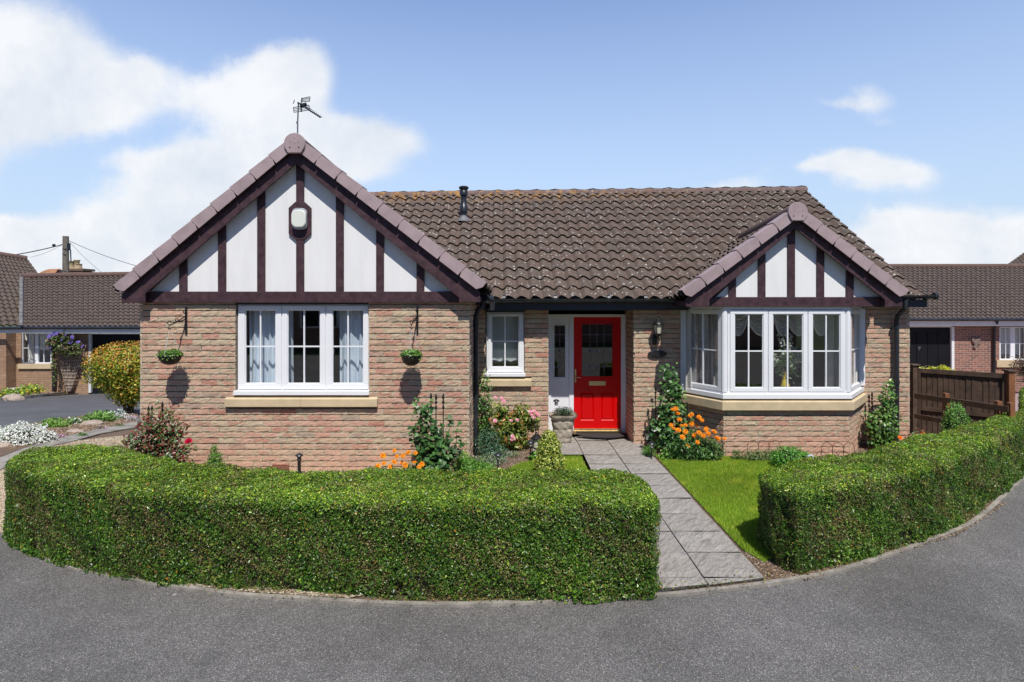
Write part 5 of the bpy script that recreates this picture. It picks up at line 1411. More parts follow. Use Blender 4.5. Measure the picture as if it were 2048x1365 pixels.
cane_plant('climbing_rose', 'light green climbing rose on a black support right of the bay window', 'rose bush', b,
           canes_px(b, [(1778, 760), (1773, 772), (1785, 785), (1770, 800), (1755, 815), (1742, 830), (1735, 850), (1760, 800), (1785, 820), (1790, 850), (1798, 862), (1738, 880), (1782, 870), (1765, 790)], 8.95, rng=np.random.default_rng(28)), 44, .058,
           [(.06, .14, .025), (.09, .20, .035), (.15, .27, .05), (.04, .1, .025), (.3, .3, .1)], (3, 4, 2.5, 2, .5), seed=71, asp=.6, fol=.07,
           extra=[(X(1760, 8.9), 8.9, .30, .22, .14, .30, 520)],
           flowers=dict(pts=[P(1800, 876, 8.7), P(1832, 874, 8.6), P(1765, 915, 8.6), P(1846, 868, 8.75)], r=.05, cols=[(.95, .2, .02), (.95, .3, .03)]))
obelisk((1738, 1744), (788, 783), 9.05, 'thin black plant support in the light green climbing rose', (.55,))
b = (X(1842, 8.8), 8.8, .015)
cane_plant('young_rose', 'small red leaved rose shoots at the right corner of the house', 'rose bush', b, canes_px(b, [(1820, 868), (1832, 858), (1845, 864), (1815, 878)], 8.75), 30, .04, [(.3, .05, .04), (.16, .1, .04), (.08, .16, .04)], seed=72, fol=.05)
b = (X(1912, 8.0), 8.0, .015)
shrub('box_column', 'clipped egg shaped green column bush in front of the low rail fence', 'topiary', b, [(b[0], b[1], .42, .165, .165, .46), (b[0], b[1], .25, .17, .17, .25)], 14000, .021, [(.10, .25, .035), (.17, .35, .055), (.06, .15, .02), (.26, .42, .11)], asp=.6, stems=4, seed=73, shell=.22)

# --- wire hoop edging in front of the bay
def hoops(u0, u1, n, Y, label):
    x0, x1 = X(u0, Y), X(u1, Y); t = thing('hoop_edging', label, 'garden edging', ((x0+x1)/2, Y, .015), 'rusty wire hoop edging panels in the bed'); w = (x1-x0)/n
    for i in range(n):
        mb = MB(); a = x0+w*i
        for (p, q, hh) in ((a, a+w, .24), (a-w*.5, a+w*.5, .12)):
            c = (p+q)/2; r = (q-p)/2
            mb.tube([(p, Y, .0)]+[(c-r*math.cos(math.pi*k/10), Y, hh-r*.6+r*.95*math.sin(math.pi*k/10)) for k in range(11)]+[(q, Y, 0)], .004, 5)
        mb.build('hoop', mat_rust, t)
mat_rust = mat('rusty_wire', (.12, .045, .03), .8, .2, 30)
hoops(1495, 1560, 3, 8.43, 'rusty wire hoop edging left of the round green bush')
hoops(1643, 1709, 3, 8.30, 'rusty wire hoop edging right of the round green bush')
# --- lights in the beds
def solar(u, v0, v1, Y, label, glassy=True, base=None):
    x = X(u, Y); zb = base if base is not None else GZ(Y)+.01; z1 = Z(v0, Y); hgt = z1-zb
    t = thing('solar_light', label, 'garden light', (x, Y, zb), 'mushroom solar stake lights')
    mb = MB(); mb.tube([(x, Y, zb), (x, Y, z1-.075)], .009 if glassy else .022, 8); mb.lathe([(.012, 0), (.030, .012), (.026, .02)], (x, Y, z1-.095), 12); mb.build('stake', M['iron'], t)
    g = MB(); g.lathe([(.024, 0), (.027, .05)], (x, Y, z1-.078), 12); g.build('lens', M['lamp_glass'] if glassy else M['slate'], t)
    c = MB(); c.lathe([(.046, 0), (.050, .006), (.040, .022), (.020, .032), (.002, .036)], (x, Y, z1-.034), 16); c.build('cap', M['black'], t)
solar(598.5, 907, 935, 7.55, 'black mushroom solar light against the gable wall under the left window', False)
solar(996, 906, 935, 7.75, 'black solar light at the left tip of the small lawn')
solar(1061, 881, 912, 8.3, 'black solar light left of the ground lantern in the left bed')
solar(1303, 884, 912, 8.35, 'black solar light beside the lawn corner right of the path')
solar(1112.5, 799, 825, 9.28, 'small grey solar light standing in the stone planter', base=.62)
def lantern(u, v0, vr, vb, Y, label, hook=True):
    x = X(u, Y); zr = Z(vr, Y); zb = Z(vb, Y); zt = Z(v0, Y)
    t = thing('ground_lantern', label, 'lantern', (x, Y, GZ(Y)))
    mb = MB(); lampcrown(mb, (x, Y, zr), .085, (zt-zr)*.75 if not hook else .10)
    for k in range(4):
        a = math.pi/2*k+.4; mb.tube([(x+.05*math.cos(a), Y+.05*math.sin(a), zb), (x+.058*math.cos(a), Y+.058*math.sin(a), zr)], .005, 5)
    mb.lathe([(.03, -.02), (.06, -.004), (.06, .008)], (x, Y, zb), 10); mb.tube([(x, Y, GZ(Y)), (x, Y, zb-.01)], .012, 8)
    if hook: mb.tube([(x-.02, Y, zr+.06), (x-.008, Y, zt-.02), (x+.01, Y, zt), (x+.026, Y, zt-.03), (x+.024, Y, zr+.05)], .006, 6)
    mb.build('frame', M['iron'], t)
    g = MB(); g.lathe([(.047, .008), (.054, zr-zb-.004)], (x, Y, zb), 10); g.build('lamp_glass', M['lamp_glass'], t)
lantern(1073, 850, 878, 896, 8.55, 'black hooked lantern in the left bed beside the golden shrub')
lantern(1296.5, 850, 866, 880, 8.85, 'black ground lantern by the brick pier right of the path', False)
x, y = X(1621, 7.72), 7.72
mb = MB(); mb.lathe([(.05*math.sin(math.pi*k/10)+.0005, .05-.05*math.cos(math.pi*k/10)) for k in range(11)], (x, y, .15), 16); mb.tube([(x, y, 0), (x, y, .155)], .006, 6)
tag(mb.build('glass_ball_light', M['glassball']), 'pale glass ball on a stake at the edge of the round green bush', 'garden light')
# --- planter and mat at the door
def planter():
    x, y = X(1125.5, 9.36), 9.36; zb, zt = .03, Z(833, 9.36-.2)
    t = thing('stone_planter', 'buff stone effect planter with rough stacked stone pattern left of the red door', 'planter', (x, y, zb))
    h = zt-zb; n = 36; rings = 22; vs = []; rng = np.random.default_rng(2)
    for j in range(rings+1):
        s = j/rings
        r = .135+.075*s**1.1
        if s > .86: r += .028*(min(1, (s-.86)/.03))
        row = s*6.2; fr = row % 1
        for k in range(n):
            w = 2*math.pi*k/n
            blk = math.sin(w*5+int(row)*1.9+.6*math.sin(row*2.1+w*2))
            dd = 0 if s > .86 else -.016*math.exp(-((fr-.05)/.11)**2)-.014*math.exp(-(blk/.28)**2*3)+.006*math.sin(w*9+row*4)
            q = 1/(abs(math.cos(w))**4+abs(math.sin(w))**4)**.25*.92
            vs.append((x+(r*q+dd)*math.cos(w), y+(r*q+dd)*.85*math.sin(w), zb+s*h))
    mb = MB(); mb.add(vs, [(j*n+k, j*n+(k+1) % n, (j+1)*n+(k+1) % n, (j+1)*n+k) for j in range(rings) for k in range(n)]+[tuple(range(n))[::-1]], True)
    mb.build('pot', M['planter'], t)
    mb = MB(); mb.lathe([(.19, -.03), (.001, -.02)], (x, y, zt), 16); mb.build('compost', M['soil'], t)
    shrub('heather', 'low dark grey green plant growing in the stone planter', 'plant', (x, y, zt-.02), [(x+.02, y, zt+.03, .17, .12, .085)], 1100, .032, [(.045, .09, .04), (.08, .14, .07), (.03, .06, .03)], asp=.28, stems=8, seed=81, up=.8)
planter()
mb = MB(); cx, r = X(1203, 9.9), .42; mb.prism([(cx-r*math.cos(math.pi*k/18), 9.86-.30*math.sin(math.pi*k/18), .042+.0) for k in range(19)], (0, 0, .014))
tag(mb.build('doormat', M['mat']), 'dark half round doormat in front of the red door', 'doormat')
# --- hanging baskets
def bracket(u, v0, v1, tipu, tipv, label):
    yw = Y1-.008; x = X(u, yw); z0, z1 = Z(v0, yw), Z(v1, yw); tip = np.array([X(tipu, 7.55), 7.55, Z(tipv, 7.55)])
    t = thing('basket_bracket', label, 'bracket', (x, yw, z1), 'scrolled iron basket brackets on the gable wall')
    mb = MB(); mb.box(x-.012, x+.012, yw-.012, yw+.006, z1, z0); mb.build('wall_bar', M['iron'], t)
    mb = MB(); a = np.array([x, yw-.01, z0-.11])
    mb.tube([a, a*.5+tip*.5+[0, 0, -.01], tip], .0075, 6); c = np.array([x, yw-.01, z1+.20])
    mb.tube([c, c*.55+(a*.4+tip*.6)*.45+[0, 0, -.02], a*.45+tip*.55], .006, 6); mb.tube([c, tip+[0, .01, 0]], .004, 5)
    def scroll(p, r, d, up=1):
        mb.tube([p+np.array([0, d*(1-math.cos(w))*r*.6-d*r*.3, up*math.sin(w)*r])+np.array([math.cos(w)*r*.6, 0, 0]) for w in np.linspace(0, 5, 14)], .0055, 5)
    scroll(tip+[0, 0, .03], .024, -1); scroll(tip+[0, 0, -.03], .02, -1, -1); scroll(a*.45+tip*.55+[0, 0, .01], .018, -1); scroll(a+[0, -.02, .05], .018, -1)
    mb.build('scroll_arm', M['iron'], t)
    return tip
def basket(tip, u, vt, vb, label, seed, w):
    yb = 7.54; x = X(u, yb); zt, zb = Z(vt, yb), Z(vb, yb); r = w/2/F*yb
    t = thing('hanging_basket', label, 'hanging basket', (x, yb, zb), 'hanging baskets on the gable wall')
    mb = MB(); prof = []
    for k in range(9):
        a = k/8*math.pi/2; prof.append((max(.002, r*math.sin(a)**.8), (zt-zb)*(1-math.cos(a))))
    n = 28; vs = []
    for j, (rr_, zz) in enumerate(prof):
        for k in range(n):
            q = 2*math.pi*k/n; wv = 1+.035*(1 if (k+j) % 2 else -1)
            vs.append((x+rr_*wv*math.cos(q), yb+rr_*wv*math.sin(q), zb+zz))
    mb.add(vs, [(j*n+k, j*n+(k+1) % n, (j+1)*n+(k+1) % n, (j+1)*n+k) for j in range(8) for k in range(n)]); mb.tube([(x+r*1.02*math.cos(2*math.pi*k/24), yb+r*1.02*math.sin(2*math.pi*k/24), zt) for k in range(25)], .008, 5, cap=False)
    mb.lathe([(r*.98, -.015), (.001, -.01)], (x, yb, zt), 20)
    mb.build('basket', M['wicker'], t)
    ch = MB()
    for k in range(3):
        q = 2*math.pi*k/3+.5; pts = [np.array([x+r*math.cos(q), yb+r*math.sin(q), zt]), np.array([tip[0], tip[1], tip[2]-.04])]
        m = 13
        for i in range(m):
            s = i/m; e = (i+.62)/m; ch.tube([pts[0]*(1-s)+pts[1]*s, pts[0]*(1-e)+pts[1]*e], .0032, 4)
    ch.build('chain', mat('plastic_chain', (.6, .6, .57), .4), t)
    rng = np.random.default_rng(seed); n = 850; d = unit(rng.normal(0, 1, (n, 3))); d[:, 2] = abs(d[:, 2])
    C_ = np.array([x, yb, zt-.005])+d*np.array([r*1.22, r*1.2, .085])*(rng.uniform(.2, 1, n)**.5)[:, None]
    C_[:, 2] -= .05*(rng.random(n) < .2)*(np.linalg.norm(C_[:, :2]-[x, yb], axis=1) > r*.95)
    V = leaf_quads(C_, d+[0, 0, .6], rng.uniform(.018, .036, n), rng.uniform(.014, .026, n), .6, rng=rng)
    leaf_obj('foliage', V, pick([(.10, .24, .03), (.16, .32, .05), (.24, .38, .09), (.05, .13, .02)], n, None, .15, rng), M['leaf'], t)
tip = bracket(372.5, 615, 669, 339.5, 651, 'black scrolled bracket on bricks left of the left gable window')
basket(tip, 340, 711, 730, 'dark wicker hanging basket with pale green leaves left of the gable window', 5, 41)
tip = bracket(835, 613, 667, 823, 650, 'black scrolled bracket on bricks right of the left gable window')
basket(tip, 822.5, 711, 732, 'dark wicker hanging basket with green leaves right of the gable window', 9, 39)

# ================================================================== LEFT SIDE
gpt = lambda u, v: GP(u, v)
def bedshape(name, pts, m, lift): return sheet(name, pts, m, lift)
bedshape('flower_bed', [GP(-60, 905)[:2], GP(0, 862)[:2], GP(60, 850)[:2], GP(150, 836)[:2], GP(230, 826)[:2], GP(276, 822)[:2], GP(276, 845)[:2], GP(150, 872)[:2], GP(84, 889)[:2], GP(40, 903)[:2], GP(0, 918)[:2]], M['soil'], .03)
b = GP(45, 889)
shrub('snow_in_summer', 'broad silvery white flowering mat at the left edge by the drive', 'flowers', b, [(b[0], b[1], b[2]+.08, .37, .30, .25), (X(90, b[1]), b[1]+.02, b[2]+.05, .14, .18, .16), (X(-25, b[1]), b[1]+.02, b[2]+.04, .30, .25, .20), (X(20, b[1]), b[1], b[2]+.07, .25, .28, .22)], 17000, .027, [(.88, .89, .89), (.9, .9, .89), (.7, .72, .7), (.45, .5, .45)], (4, 6, 1, .4), asp=.8, stems=0, seed=101, shell=.3)
for i, (u, v, rx, rz, leaf, cols, lab, cat) in enumerate((
    (110, 858, .28, .14, .09, [(.16, .30, .05), (.10, .22, .04), (.24, .36, .09)], 'pale green strappy clump behind the white flower mat', 'plant'),
    (148, 852, .14, .13, .05, [(.7, .72, .68), (.10, .22, .04), (.14, .26, .06)], 'small white flowered clump in the bed by the drive', 'flowers'),
    (200, 846, .34, .16, .11, [(.14, .28, .05), (.10, .22, .04), (.2, .34, .08)], 'bright green long leaved clump in the middle of the bed by the drive', 'plant'),
    (236, 842, .28, .17, .035, [(.42, .46, .45), (.3, .36, .34), (.7, .72, .7)], 'silver grey clump with white flower heads near the copper shrub', 'plant'),
    (265, 845, .14, .10, .03, [(.75, .35, .6), (.4, .4, .42), (.3, .36, .3)], 'pink flowered silver clump next to the house corner', 'flowers'),
    (122, 878, .10, .06, .03, [(.75, .35, .65), (.14, .2, .06), (.6, .4, .55)], 'small pink alpine right of the white flower mat', 'flowers'),
    (202, 862, .12, .07, .03, [(.7, .35, .62), (.14, .2, .08), (.12, .2, .06)], 'small pink alpine beside the middle rock', 'flowers'),
    (165, 876, .09, .06, .03, [(.10, .2, .04), (.07, .14, .03)], 'tiny dark green alpine cushion in the bed', 'plant'),
    (238, 856, .13, .05, .03, [(.14, .2, .05), (.1, .15, .04)], 'low olive green cushion at the edge of the bed', 'plant'))):
    b = GP(u, v)
    shrub('bed_plant', lab, cat, b, [(b[0], b[1], b[2]+rz*.5, rx, rx*.6, rz)], 700 if rx > .2 else 320, leaf, cols, asp=.25 if leaf > .07 else .55, stems=2, seed=110+i, up=.9 if leaf > .07 else .2)
pebbles([GP(0, 870)[:2], GP(150, 838)[:2], GP(270, 826)[:2], GP(272, 846)[:2], GP(120, 880)[:2], GP(20, 905)[:2]], 5000, .035, [(.28, .19, .13), (.15, .10, .07), (.42, .32, .24), (.36, .25, .17)], .008, .03, 'soil_crumbs', 'reddish soil and small stones in the bed by the drive', 'soil')
def rock(u, v, w, h, label, seed, Y=None):
    b = GP(u, v); rng = np.random.default_rng(seed); bm = bmesh.new(); bmesh.ops.create_icosphere(bm, subdivisions=3, radius=1)
    for q in bm.verts:
        p = np.array(q.co)[None]; k = 1+.16*vnoise(p, 2.2, seed)[0]+.07*vnoise(p, 6, seed)[0]
        q.co = Vector((q.co.x*w*k, q.co.y*w*.7*k, q.co.z*h*k)); q.co.z = max(q.co.z, -h*.35)
    me = bpy.data.meshes.new('rock'); bm.to_mesh(me); bm.free(); me.materials.append(M['rock'])
    o = link('rock', me, None); o.location = (b[0], b[1], b[2]+h*.35); tag(o, label, 'rock')
rock(182, 853, .20, .09, 'pale brown rock in the middle of the bed by the drive', 3); rock(150, 868, .15, .06, 'low flat stone in the bed left of the middle rock', 5); rock(8, 896, .16, .07, 'pinkish stone at the foot of the white flower mat', 6)
# copper and green shrub
b = GP(262, 830)
cx = X(249, 13.6)
shrub('maple_shrub', 'large rounded shrub with orange tipped yellow green leaves at the left house corner', 'shrub', (X(258, 13.6), 13.6, GZ(13.6)),
      [(cx+.05, 13.6, .78, .80, .7, .46), (cx-.28, 13.55, .62, .56, .5, .40), (cx+.15, 13.6, .38, .66, .55, .40), (cx+.3, 13.7, .86, .5, .5, .38), (cx+.1, 13.6, .14, .46, .4, .30)], 19000, .058,
      [(.34, .36, .03), (.42, .38, .04), (.18, .26, .025), (.50, .22, .03), (.07, .13, .015), (.54, .32, .05)], (3.2, 2.4, 3.4, 1.3, 3.2, 1.2), asp=.55, stems=16, seed=120, shell=.42, stemr=.022, up=.0, spread=.55)
rng = np.random.default_rng(9)
# orange young shoots over its top
n = 1500; d = unit(rng.normal(0, 1, (n, 3))); d[:, 2] = abs(d[:, 2])*.9+.1; d = unit(d)
Cc = np.array([cx+.08, 13.6, .79])+d*np.array([.86, .72, .50])*rng.uniform(.93, 1.10, (n, 1))
V = leaf_quads(Cc, d, .05, .024, .6, .6, rng)
mp = [o for o in bpy.data.objects if o.name.startswith('maple_shrub')][0]
leaf_obj('young_shoots', V, pick([(.62, .22, .04), (.60, .32, .05), (.50, .40, .05)], n, None, .15, rng), M['leaf'], mp)

# --- neighbour on the left
YN = 20.0
nl = thing('left_bungalow', 'neighbouring brick bungalow and garage with brown pantiles at the left edge', 'house', (X(60, YN), YN, GZ(YN)))
gz = GZ(YN)
mb = MB()
mb.box(X(41, YN), X(177, YN), YN, YN+.15, gz, Z(728, YN)); mb.box(X(41, YN)-.9, X(42.5, YN), YN, YN+.15, Z(728, YN), Z(664, YN)); mb.box(X(103.5, YN), X(177, YN), YN, YN+.15, Z(728, YN), Z(664, YN))
mb.box(X(-140, 19.6), X(12, 19.6), 19.6, YN+.15, gz, Z(664, 19.6)); mb.box(X(12, 19.6)+.001, X(41, YN)-.001, YN+.002, YN+.15, gz, Z(664, YN))
mb.box(X(330, YN), X(420, YN), YN, YN+.15, gz, Z(660, YN)); mb.split('wall', M['brick_left'], nl)
mb = MB(); mb.uvbox(-150, 42, 658.5, 666.5, 19.35, .04); mb.uvbox(42, 420, 657.5, 667, 19.6, .04); mb.split('fascia', M['white'], nl)
mb = MB(); mb.tube([P(-150, 656.5, 19.3), P(43, 656.5, 19.3)], .05, 8); mb.tube([P(43, 656, 19.55), P(420, 656, 19.55)], .05, 8); mb.tube([P(107, 660, 19.7), P(107, 783, 19.9)], .045, 8); mb.split('gutter', M['black'], nl)
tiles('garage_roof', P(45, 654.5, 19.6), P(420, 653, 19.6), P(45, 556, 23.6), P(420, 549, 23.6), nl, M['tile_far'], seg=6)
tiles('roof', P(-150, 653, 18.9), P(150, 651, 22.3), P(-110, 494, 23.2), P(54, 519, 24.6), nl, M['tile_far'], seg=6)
mb = MB(); mb.prism([P(40.5, 655, 19.5), P(47.5, 655, 19.5), P(47.5, 557, 23.4), P(41, 557, 23.4)], (0, -.05, .07)); mb.build('verge_mortar', mat('verge_mortar', (.17, .165, .16), .9, .25, 5), nl)
mb = MB(); mb.tube([P(40, 553, 23.6), P(420, 547.5, 23.6)], .12, 10); mb.tube([P(-110, 493, 23.2), P(54, 518, 24.6)], .12, 10); mb.split('ridge_tiles', M['ridge'], nl)
def small_window(root, u0, u1, v0, v1, Y, sashes, cur=True, inside=None):
    m = MB(); m.uvbox(u0, u1, v0, v0+2.2, Y, .06); m.uvbox(u0, u1, v1-3, v1, Y-.02, .08); m.uvbox(u0, u0+2.5, v0+2.2, v1-3, Y, .06); m.uvbox(u1-2.5, u1, v0+2.2, v1-3, Y, .06)
    n = len(sashes); f = m.build('window', M['upvc'], root); b_ = MB()
    for i, (a, b) in enumerate(sashes):
        if i: b_.uvbox(sashes[i-1][1], a, v0+2.2, v1-3, Y+.002, .055)
        um = (a+b)/2; vm = v0+(v1-v0)*.5; b_.uvbox(um-.6, um+.6, v0+2.2, v1-3, Y+.01, .02); b_.uvbox(a, b, vm-.6, vm+.6, Y+.012, .015)
    b_.build('glazing_bar', M['upvc'], f)
    g = MB(); g.uvbox(u0+2.4, u1-2.4, v0+2, v1-2.8, Y+.03, .01); g.build('pane', M['glass'], f)
    r = MB(); yb = Y+.09
    r.add([P(u0-4, v0-4, yb+1.5), P(u1+4, v0-4, yb+1.5), P(u1+4, v1+4, yb+1.5), P(u0-4, v1+4, yb+1.5)], [(0, 1, 2, 3)]); r.build('interior', M['room'], f)
    return f
small_window(nl, 42.5, 103.5, 664.5, 728.5, YN+.04, [(47, 70), (76, 99)])
mb = MB(); mb.uvbox(35, 106, 728.5, 738, YN-.06, .12); mb.build('window_sill', M['sill'], nl)
mb = MB(); mb.uvbox(177, 181.5, 668, 786, YN-.01, .1); mb.uvbox(181.5, 330, 665, 669, YN-.01, .1); mb.build('garage_door_frame', M['white'], nl)
mb = MB(); mb.uvbox(181.5, 330, 669, 787, YN+.07, .05)
for v in (690, 712, 734, 757): mb.uvbox(182, 329, v-.5, v+.5, YN+.055, .02)
mb.build('garage_door', M['garage'], nl)
for u0, u1, lab in ((49, 69, 'pale net curtain in the left light of the far left bungalow window'), (79, 99, 'pale net curtain in the right light of the far left bungalow window')):
    curtain('curtain', lab, (u0, u1), YN+.3, Z(700 if u0 > 60 else 727, YN+.3), Z(668, YN+.3), M['curtain_cream'], 30)
# bed, trellis and clematis in front of it
bedshape('flower_bed', [GP(-160, 808)[:2], GP(0, 801)[:2], GP(60, 796)[:2], GP(140, 788)[:2], (X(158, YN), YN-.02), (X(-160, YN), 19.5)], M['soil'], .03)
strip('kerb', np.array([GP(-160, 809)[:2], GP(0, 802)[:2], GP(60, 797)[:2], GP(142, 788)[:2]]), .1, 0, .09, M['concrete'])
def treltop(u, v, Y): return P(u, v, Y)
t = thing('fan_trellis', 'fan shaped pale trellis against the far left garage wall', 'trellis', (X(130, 19.85), 19.85, gz))
mb = MB()
for k in range(11):
    s = k/10; a = P(137-4+8*s, 783, 19.85); b_ = P(110+62*s, 690, 19.85); mb.tube([a, b_], .014, 4)
for k in range(12):
    v = 700+7*k; s = (783-v)/93; mb.tube([P(133+(110-133)*s, v, 19.83), P(141+(172-141)*s, v, 19.83)], .011, 4)
mb.build('lattice', mat('pale_trellis_wood', (.42, .33, .27), .9), t)
rng = np.random.default_rng(14); b = (X(130, 19.6), 19.6, gz)
shrub('clematis', 'purple flowering clematis over the top of the fan trellis', 'climbing plant', b, [(X(127, 19.6), 19.6, Z(688, 19.6), .42, .2, .40), (X(112, 19.6), 19.6, Z(685, 19.6), .35, .2, .25), (X(148, 19.6), 19.6, Z(698, 19.6), .30, .2, .25), (X(108, 19.6), 19.6, Z(720, 19.6), .08, .1, .9)], 1500, .10, [(.10, .15, .04), (.14, .19, .06), (.2, .12, .08), (.06, .09, .03)], asp=.5, stems=6, seed=130,
      flowers=dict(n=30, r=.075, cols=[(.17, .12, .42), (.22, .16, .50), (.14, .10, .34)], layers=1, pet=6))
for i, (u, v, rx, rz, cols, lab, cat) in enumerate((
    (20, 798, .55, .28, [(.12, .24, .04), (.75, .6, .05), (.2, .32, .06)], 'yellow and green flowers at the far left wall', 'flowers'),
    (62, 791, .5, .32, [(.12, .26, .04), (.2, .32, .06), (.6, .5, .05)], 'bright green bed plants under the far left window', 'plant'),
    (98, 787, .45, .45, [(.10, .24, .04), (.16, .3, .06), (.7, .6, .08)], 'yellow tipped green bush below the far drainpipe', 'shrub'),
    (125, 784, .35, .30, [(.10, .22, .04), (.16, .28, .05)], 'green bush at the foot of the fan trellis', 'shrub'),
    (36, 786, .3, .55, [(.12, .16, .08), (.3, .2, .6), (.2, .1, .12)], 'dark purple flower stems left of the far window', 'flowers'),
    (73, 782, .22, .75, [(.10, .07, .06), (.2, .12, .12), (.14, .18, .06)], 'tall dark leaved plant under the far left window', 'plant'),
    (102, 780, .2, .95, [(.14, .12, .10), (.3, .22, .6), (.14, .18, .06)], 'lilac flowered plant beside the far drainpipe', 'plant'))):
    b = GP(u, v); shrub('bed_plant', lab, cat, b, [(b[0], b[1], b[2]+rz*.6, rx, rx*.6, rz*.6)], 420, .10, cols, asp=.45, stems=4, seed=140+i)
rock(28, 801, .28, .14, 'pale boulder at the corner of the far left flower bed', 9)
c = GP(20, 792); mb = MB(); mb.lathe([(.10, 0), (.20, .16), (.22, .2), (.17, .17)], (c[0], c[1]+.2, c[2]+.02), 16); tag(mb.build('plant_bowl', M['lead']), 'grey bowl of yellow pansies in the far left bed', 'plant pot')

# --- pole, wires, far roofs behind
yp_ = 34.0
t = thing('telegraph_pole', 'grey wooden telegraph pole behind the far left garage roof', 'telegraph pole', (X(131.5, yp_), yp_, -1))
mb = MB(); mb.tube([(X(131.5, yp_), yp_, -1), P(131.5, 473, yp_)], [.19, .15], 12)
mb.build('pole', M['pole'], t)
mb = MB(); mb.tube([P(137.5, 487, yp_-.3), P(137.5, 501, yp_-.3)], .09, 8); mb.tube([P(141, 500, yp_-.2), P(142, 525, yp_-.2)], .03, 6)
for v, s in ((499, -1), (510, -1), (543, -1), (498, 1)): mb.tube([P(131.5, v, yp_-.15), P(131.5+s*6.5, v-1, yp_-.15)], .02, 5)
mb.build('junction_box', M['black'], t)
def wire(p, q, sag, r, label):
    pts = []
    for i in range(15):
        s = i/14; a = np.array(p)*(1-s)+np.array(q)*s; a[2] -= sag*4*s*(1-s); pts.append(a)
    mb = MB(); mb.tube(pts, r, 5); tag(mb.build('overhead_wire', M['black']), label, 'wire', 'wires on the telegraph pole')
wire(P(127, 489, yp_), P(-60, 521, yp_-4), .12, .026, 'thick black wire running left from the telegraph pole')
wire(P(138, 482, yp_), P(420, 560, yp_-3), .35, .014, 'thin wire running right from the telegraph pole')
wire(P(128, 488, yp_), P(60, 515, yp_+4), .1, .009, 'faint wire sloping down left behind the far roof')
wire(P(139, 484, yp_), P(210, 550, yp_-2), .1, .008, 'faint steep wire sloping down to the garage roof')
mb = MB(); mb.tube([P(110, 490.5, yp_-.6), P(105.5, 491.5, yp_-.7)], .07, 8)
tag(mb.build('wire_joint', M['black']), 'black cable joint on the thick overhead wire', 'cable joint')
t = thing('far_house', 'distant house with orange lichened roof and brick chimney behind the garage', 'house', P(115, 600, 44))
mb = MB(); mb.prism([P(80, 545, 44), P(90, 541, 44), P(117, 540, 44), P(98, 556, 42.5), P(80, 556, 42.5)], (0, .3, .1)); mb.build('roof', M['orange_roof'], t)
mb = MB(); mb.prism([P(97.5, 556, 43), P(117, 541.5, 43), P(131, 556, 43)], (0, 4, 0)); mb.build('gable', M['chimney'], t)
mb = MB(); mb.prism([P(113, 541, 42.6), P(118, 539.5, 42.6), P(134, 557, 42.6), P(129, 557, 42.6)], (0, 4, 0)); mb.prism([P(96, 558, 42.6), P(99, 555, 42.6), P(117, 540, 42.6), P(117.5, 543, 42.6)], (0, 3, 0)); mb.build('verge', M['timber'], t)
ch = MB(); ch.uvbox(138, 164, 540, 562, 42, 1.0); ch.uvbox(137, 166.5, 537.5, 542, 41.9, 1.2); ch.uvbox(139, 165, 544, 546, 41.95, 1.1); ch.build('chimney', M['chimney'], t)
pt = MB()
for u, r_, h_ in ((143.5, .20, .55), (154, .19, .62), (158, .2, .35)):
    c = P(u, 538, 42.4); pt.lathe([(r_*1.1, 0), (r_, .05), (r_*.85, h_*.8), (r_*1.05, h_*.88), (r_*1.05, h_), (r_*.8, h_)], c, 12)
pt.build('chimney_pot', M['pot_clay'], t)

# ================================================================== RIGHT SIDE
YG = 21.0; gz = GZ(YG)
nr_ = thing('right_bungalow', 'neighbouring red brick bungalow and garage with brown pantiles behind the fence', 'house', (X(1950, YG), YG, gz))
mb = MB(); mb.box(X(1909, YG), X(1999, YG), YG, YG+.15, gz, Z(650, YG)); mb.box(X(1999, YG), X(2200, YG), YG, YG+.15, gz, Z(722, YG)); mb.box(X(2052, YG), X(2200, YG), YG, YG+.15, Z(722, YG), Z(650, YG)); mb.box(X(1740, YG), X(1818, YG), YG, YG+.15, gz, Z(650, YG)); mb.split('wall', M['brick_red'], nr_)
mb = MB(); mb.uvbox(1740, 2200, 641.5, 652, YG-.35, .04); mb.build('fascia', M['white'], nr_)
mb = MB(); mb.tube([P(1740, 639.5, YG-.42), P(2200, 639.5, YG-.42)], .055, 8); mb.tube([P(1994, 642, YG-.4), P(1994, 647, YG-.35), P(1988.5, 657, YG-.08), P(1988.5, 790, YG-.08)], .045, 8); mb.split('gutter', M['black'], nr_)
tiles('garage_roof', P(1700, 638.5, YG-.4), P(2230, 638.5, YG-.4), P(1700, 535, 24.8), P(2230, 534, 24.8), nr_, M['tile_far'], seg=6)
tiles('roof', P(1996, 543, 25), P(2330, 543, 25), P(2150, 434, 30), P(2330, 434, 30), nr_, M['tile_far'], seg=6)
mb = MB(); mb.tube([P(1700, 534, 24.8), P(2230, 533.5, 24.8)], .12, 10); mb.build('ridge_tiles', M['ridge'], nr_)
mb = MB(); mb.uvbox(1903.5, 1909, 654, 790, YG-.01, .1); mb.uvbox(1815, 1903.5, 650.5, 655, YG-.01, .1); mb.build('garage_door_frame', M['white'], nr_)
mb = MB(); mb.uvbox(1812, 1903.5, 655, 795, YG+.07, .05)
for u in (1834, 1856, 1877): mb.uvbox(u-.5, u+.5, 664, 790, YG+.055, .02)
gd = mb.build('garage_door', M['garage'], nr_); mb = MB(); mb.uvbox(1836, 1841, 694, 697, YG+.03, .04); mb.uvbox(1837, 1838.5, 694, 701, YG+.03, .04); mb.build('garage_handle', M['steel'], gd)
small_window(nr_, 1999, 2052, 654, 721, YG+.04, [(2002, 2021), (2030, 2049)])
mb = MB(); mb.uvbox(1994, 2060, 721, 735, YG-.06, .12); mb.build('window_sill', M['sill'], nr_)
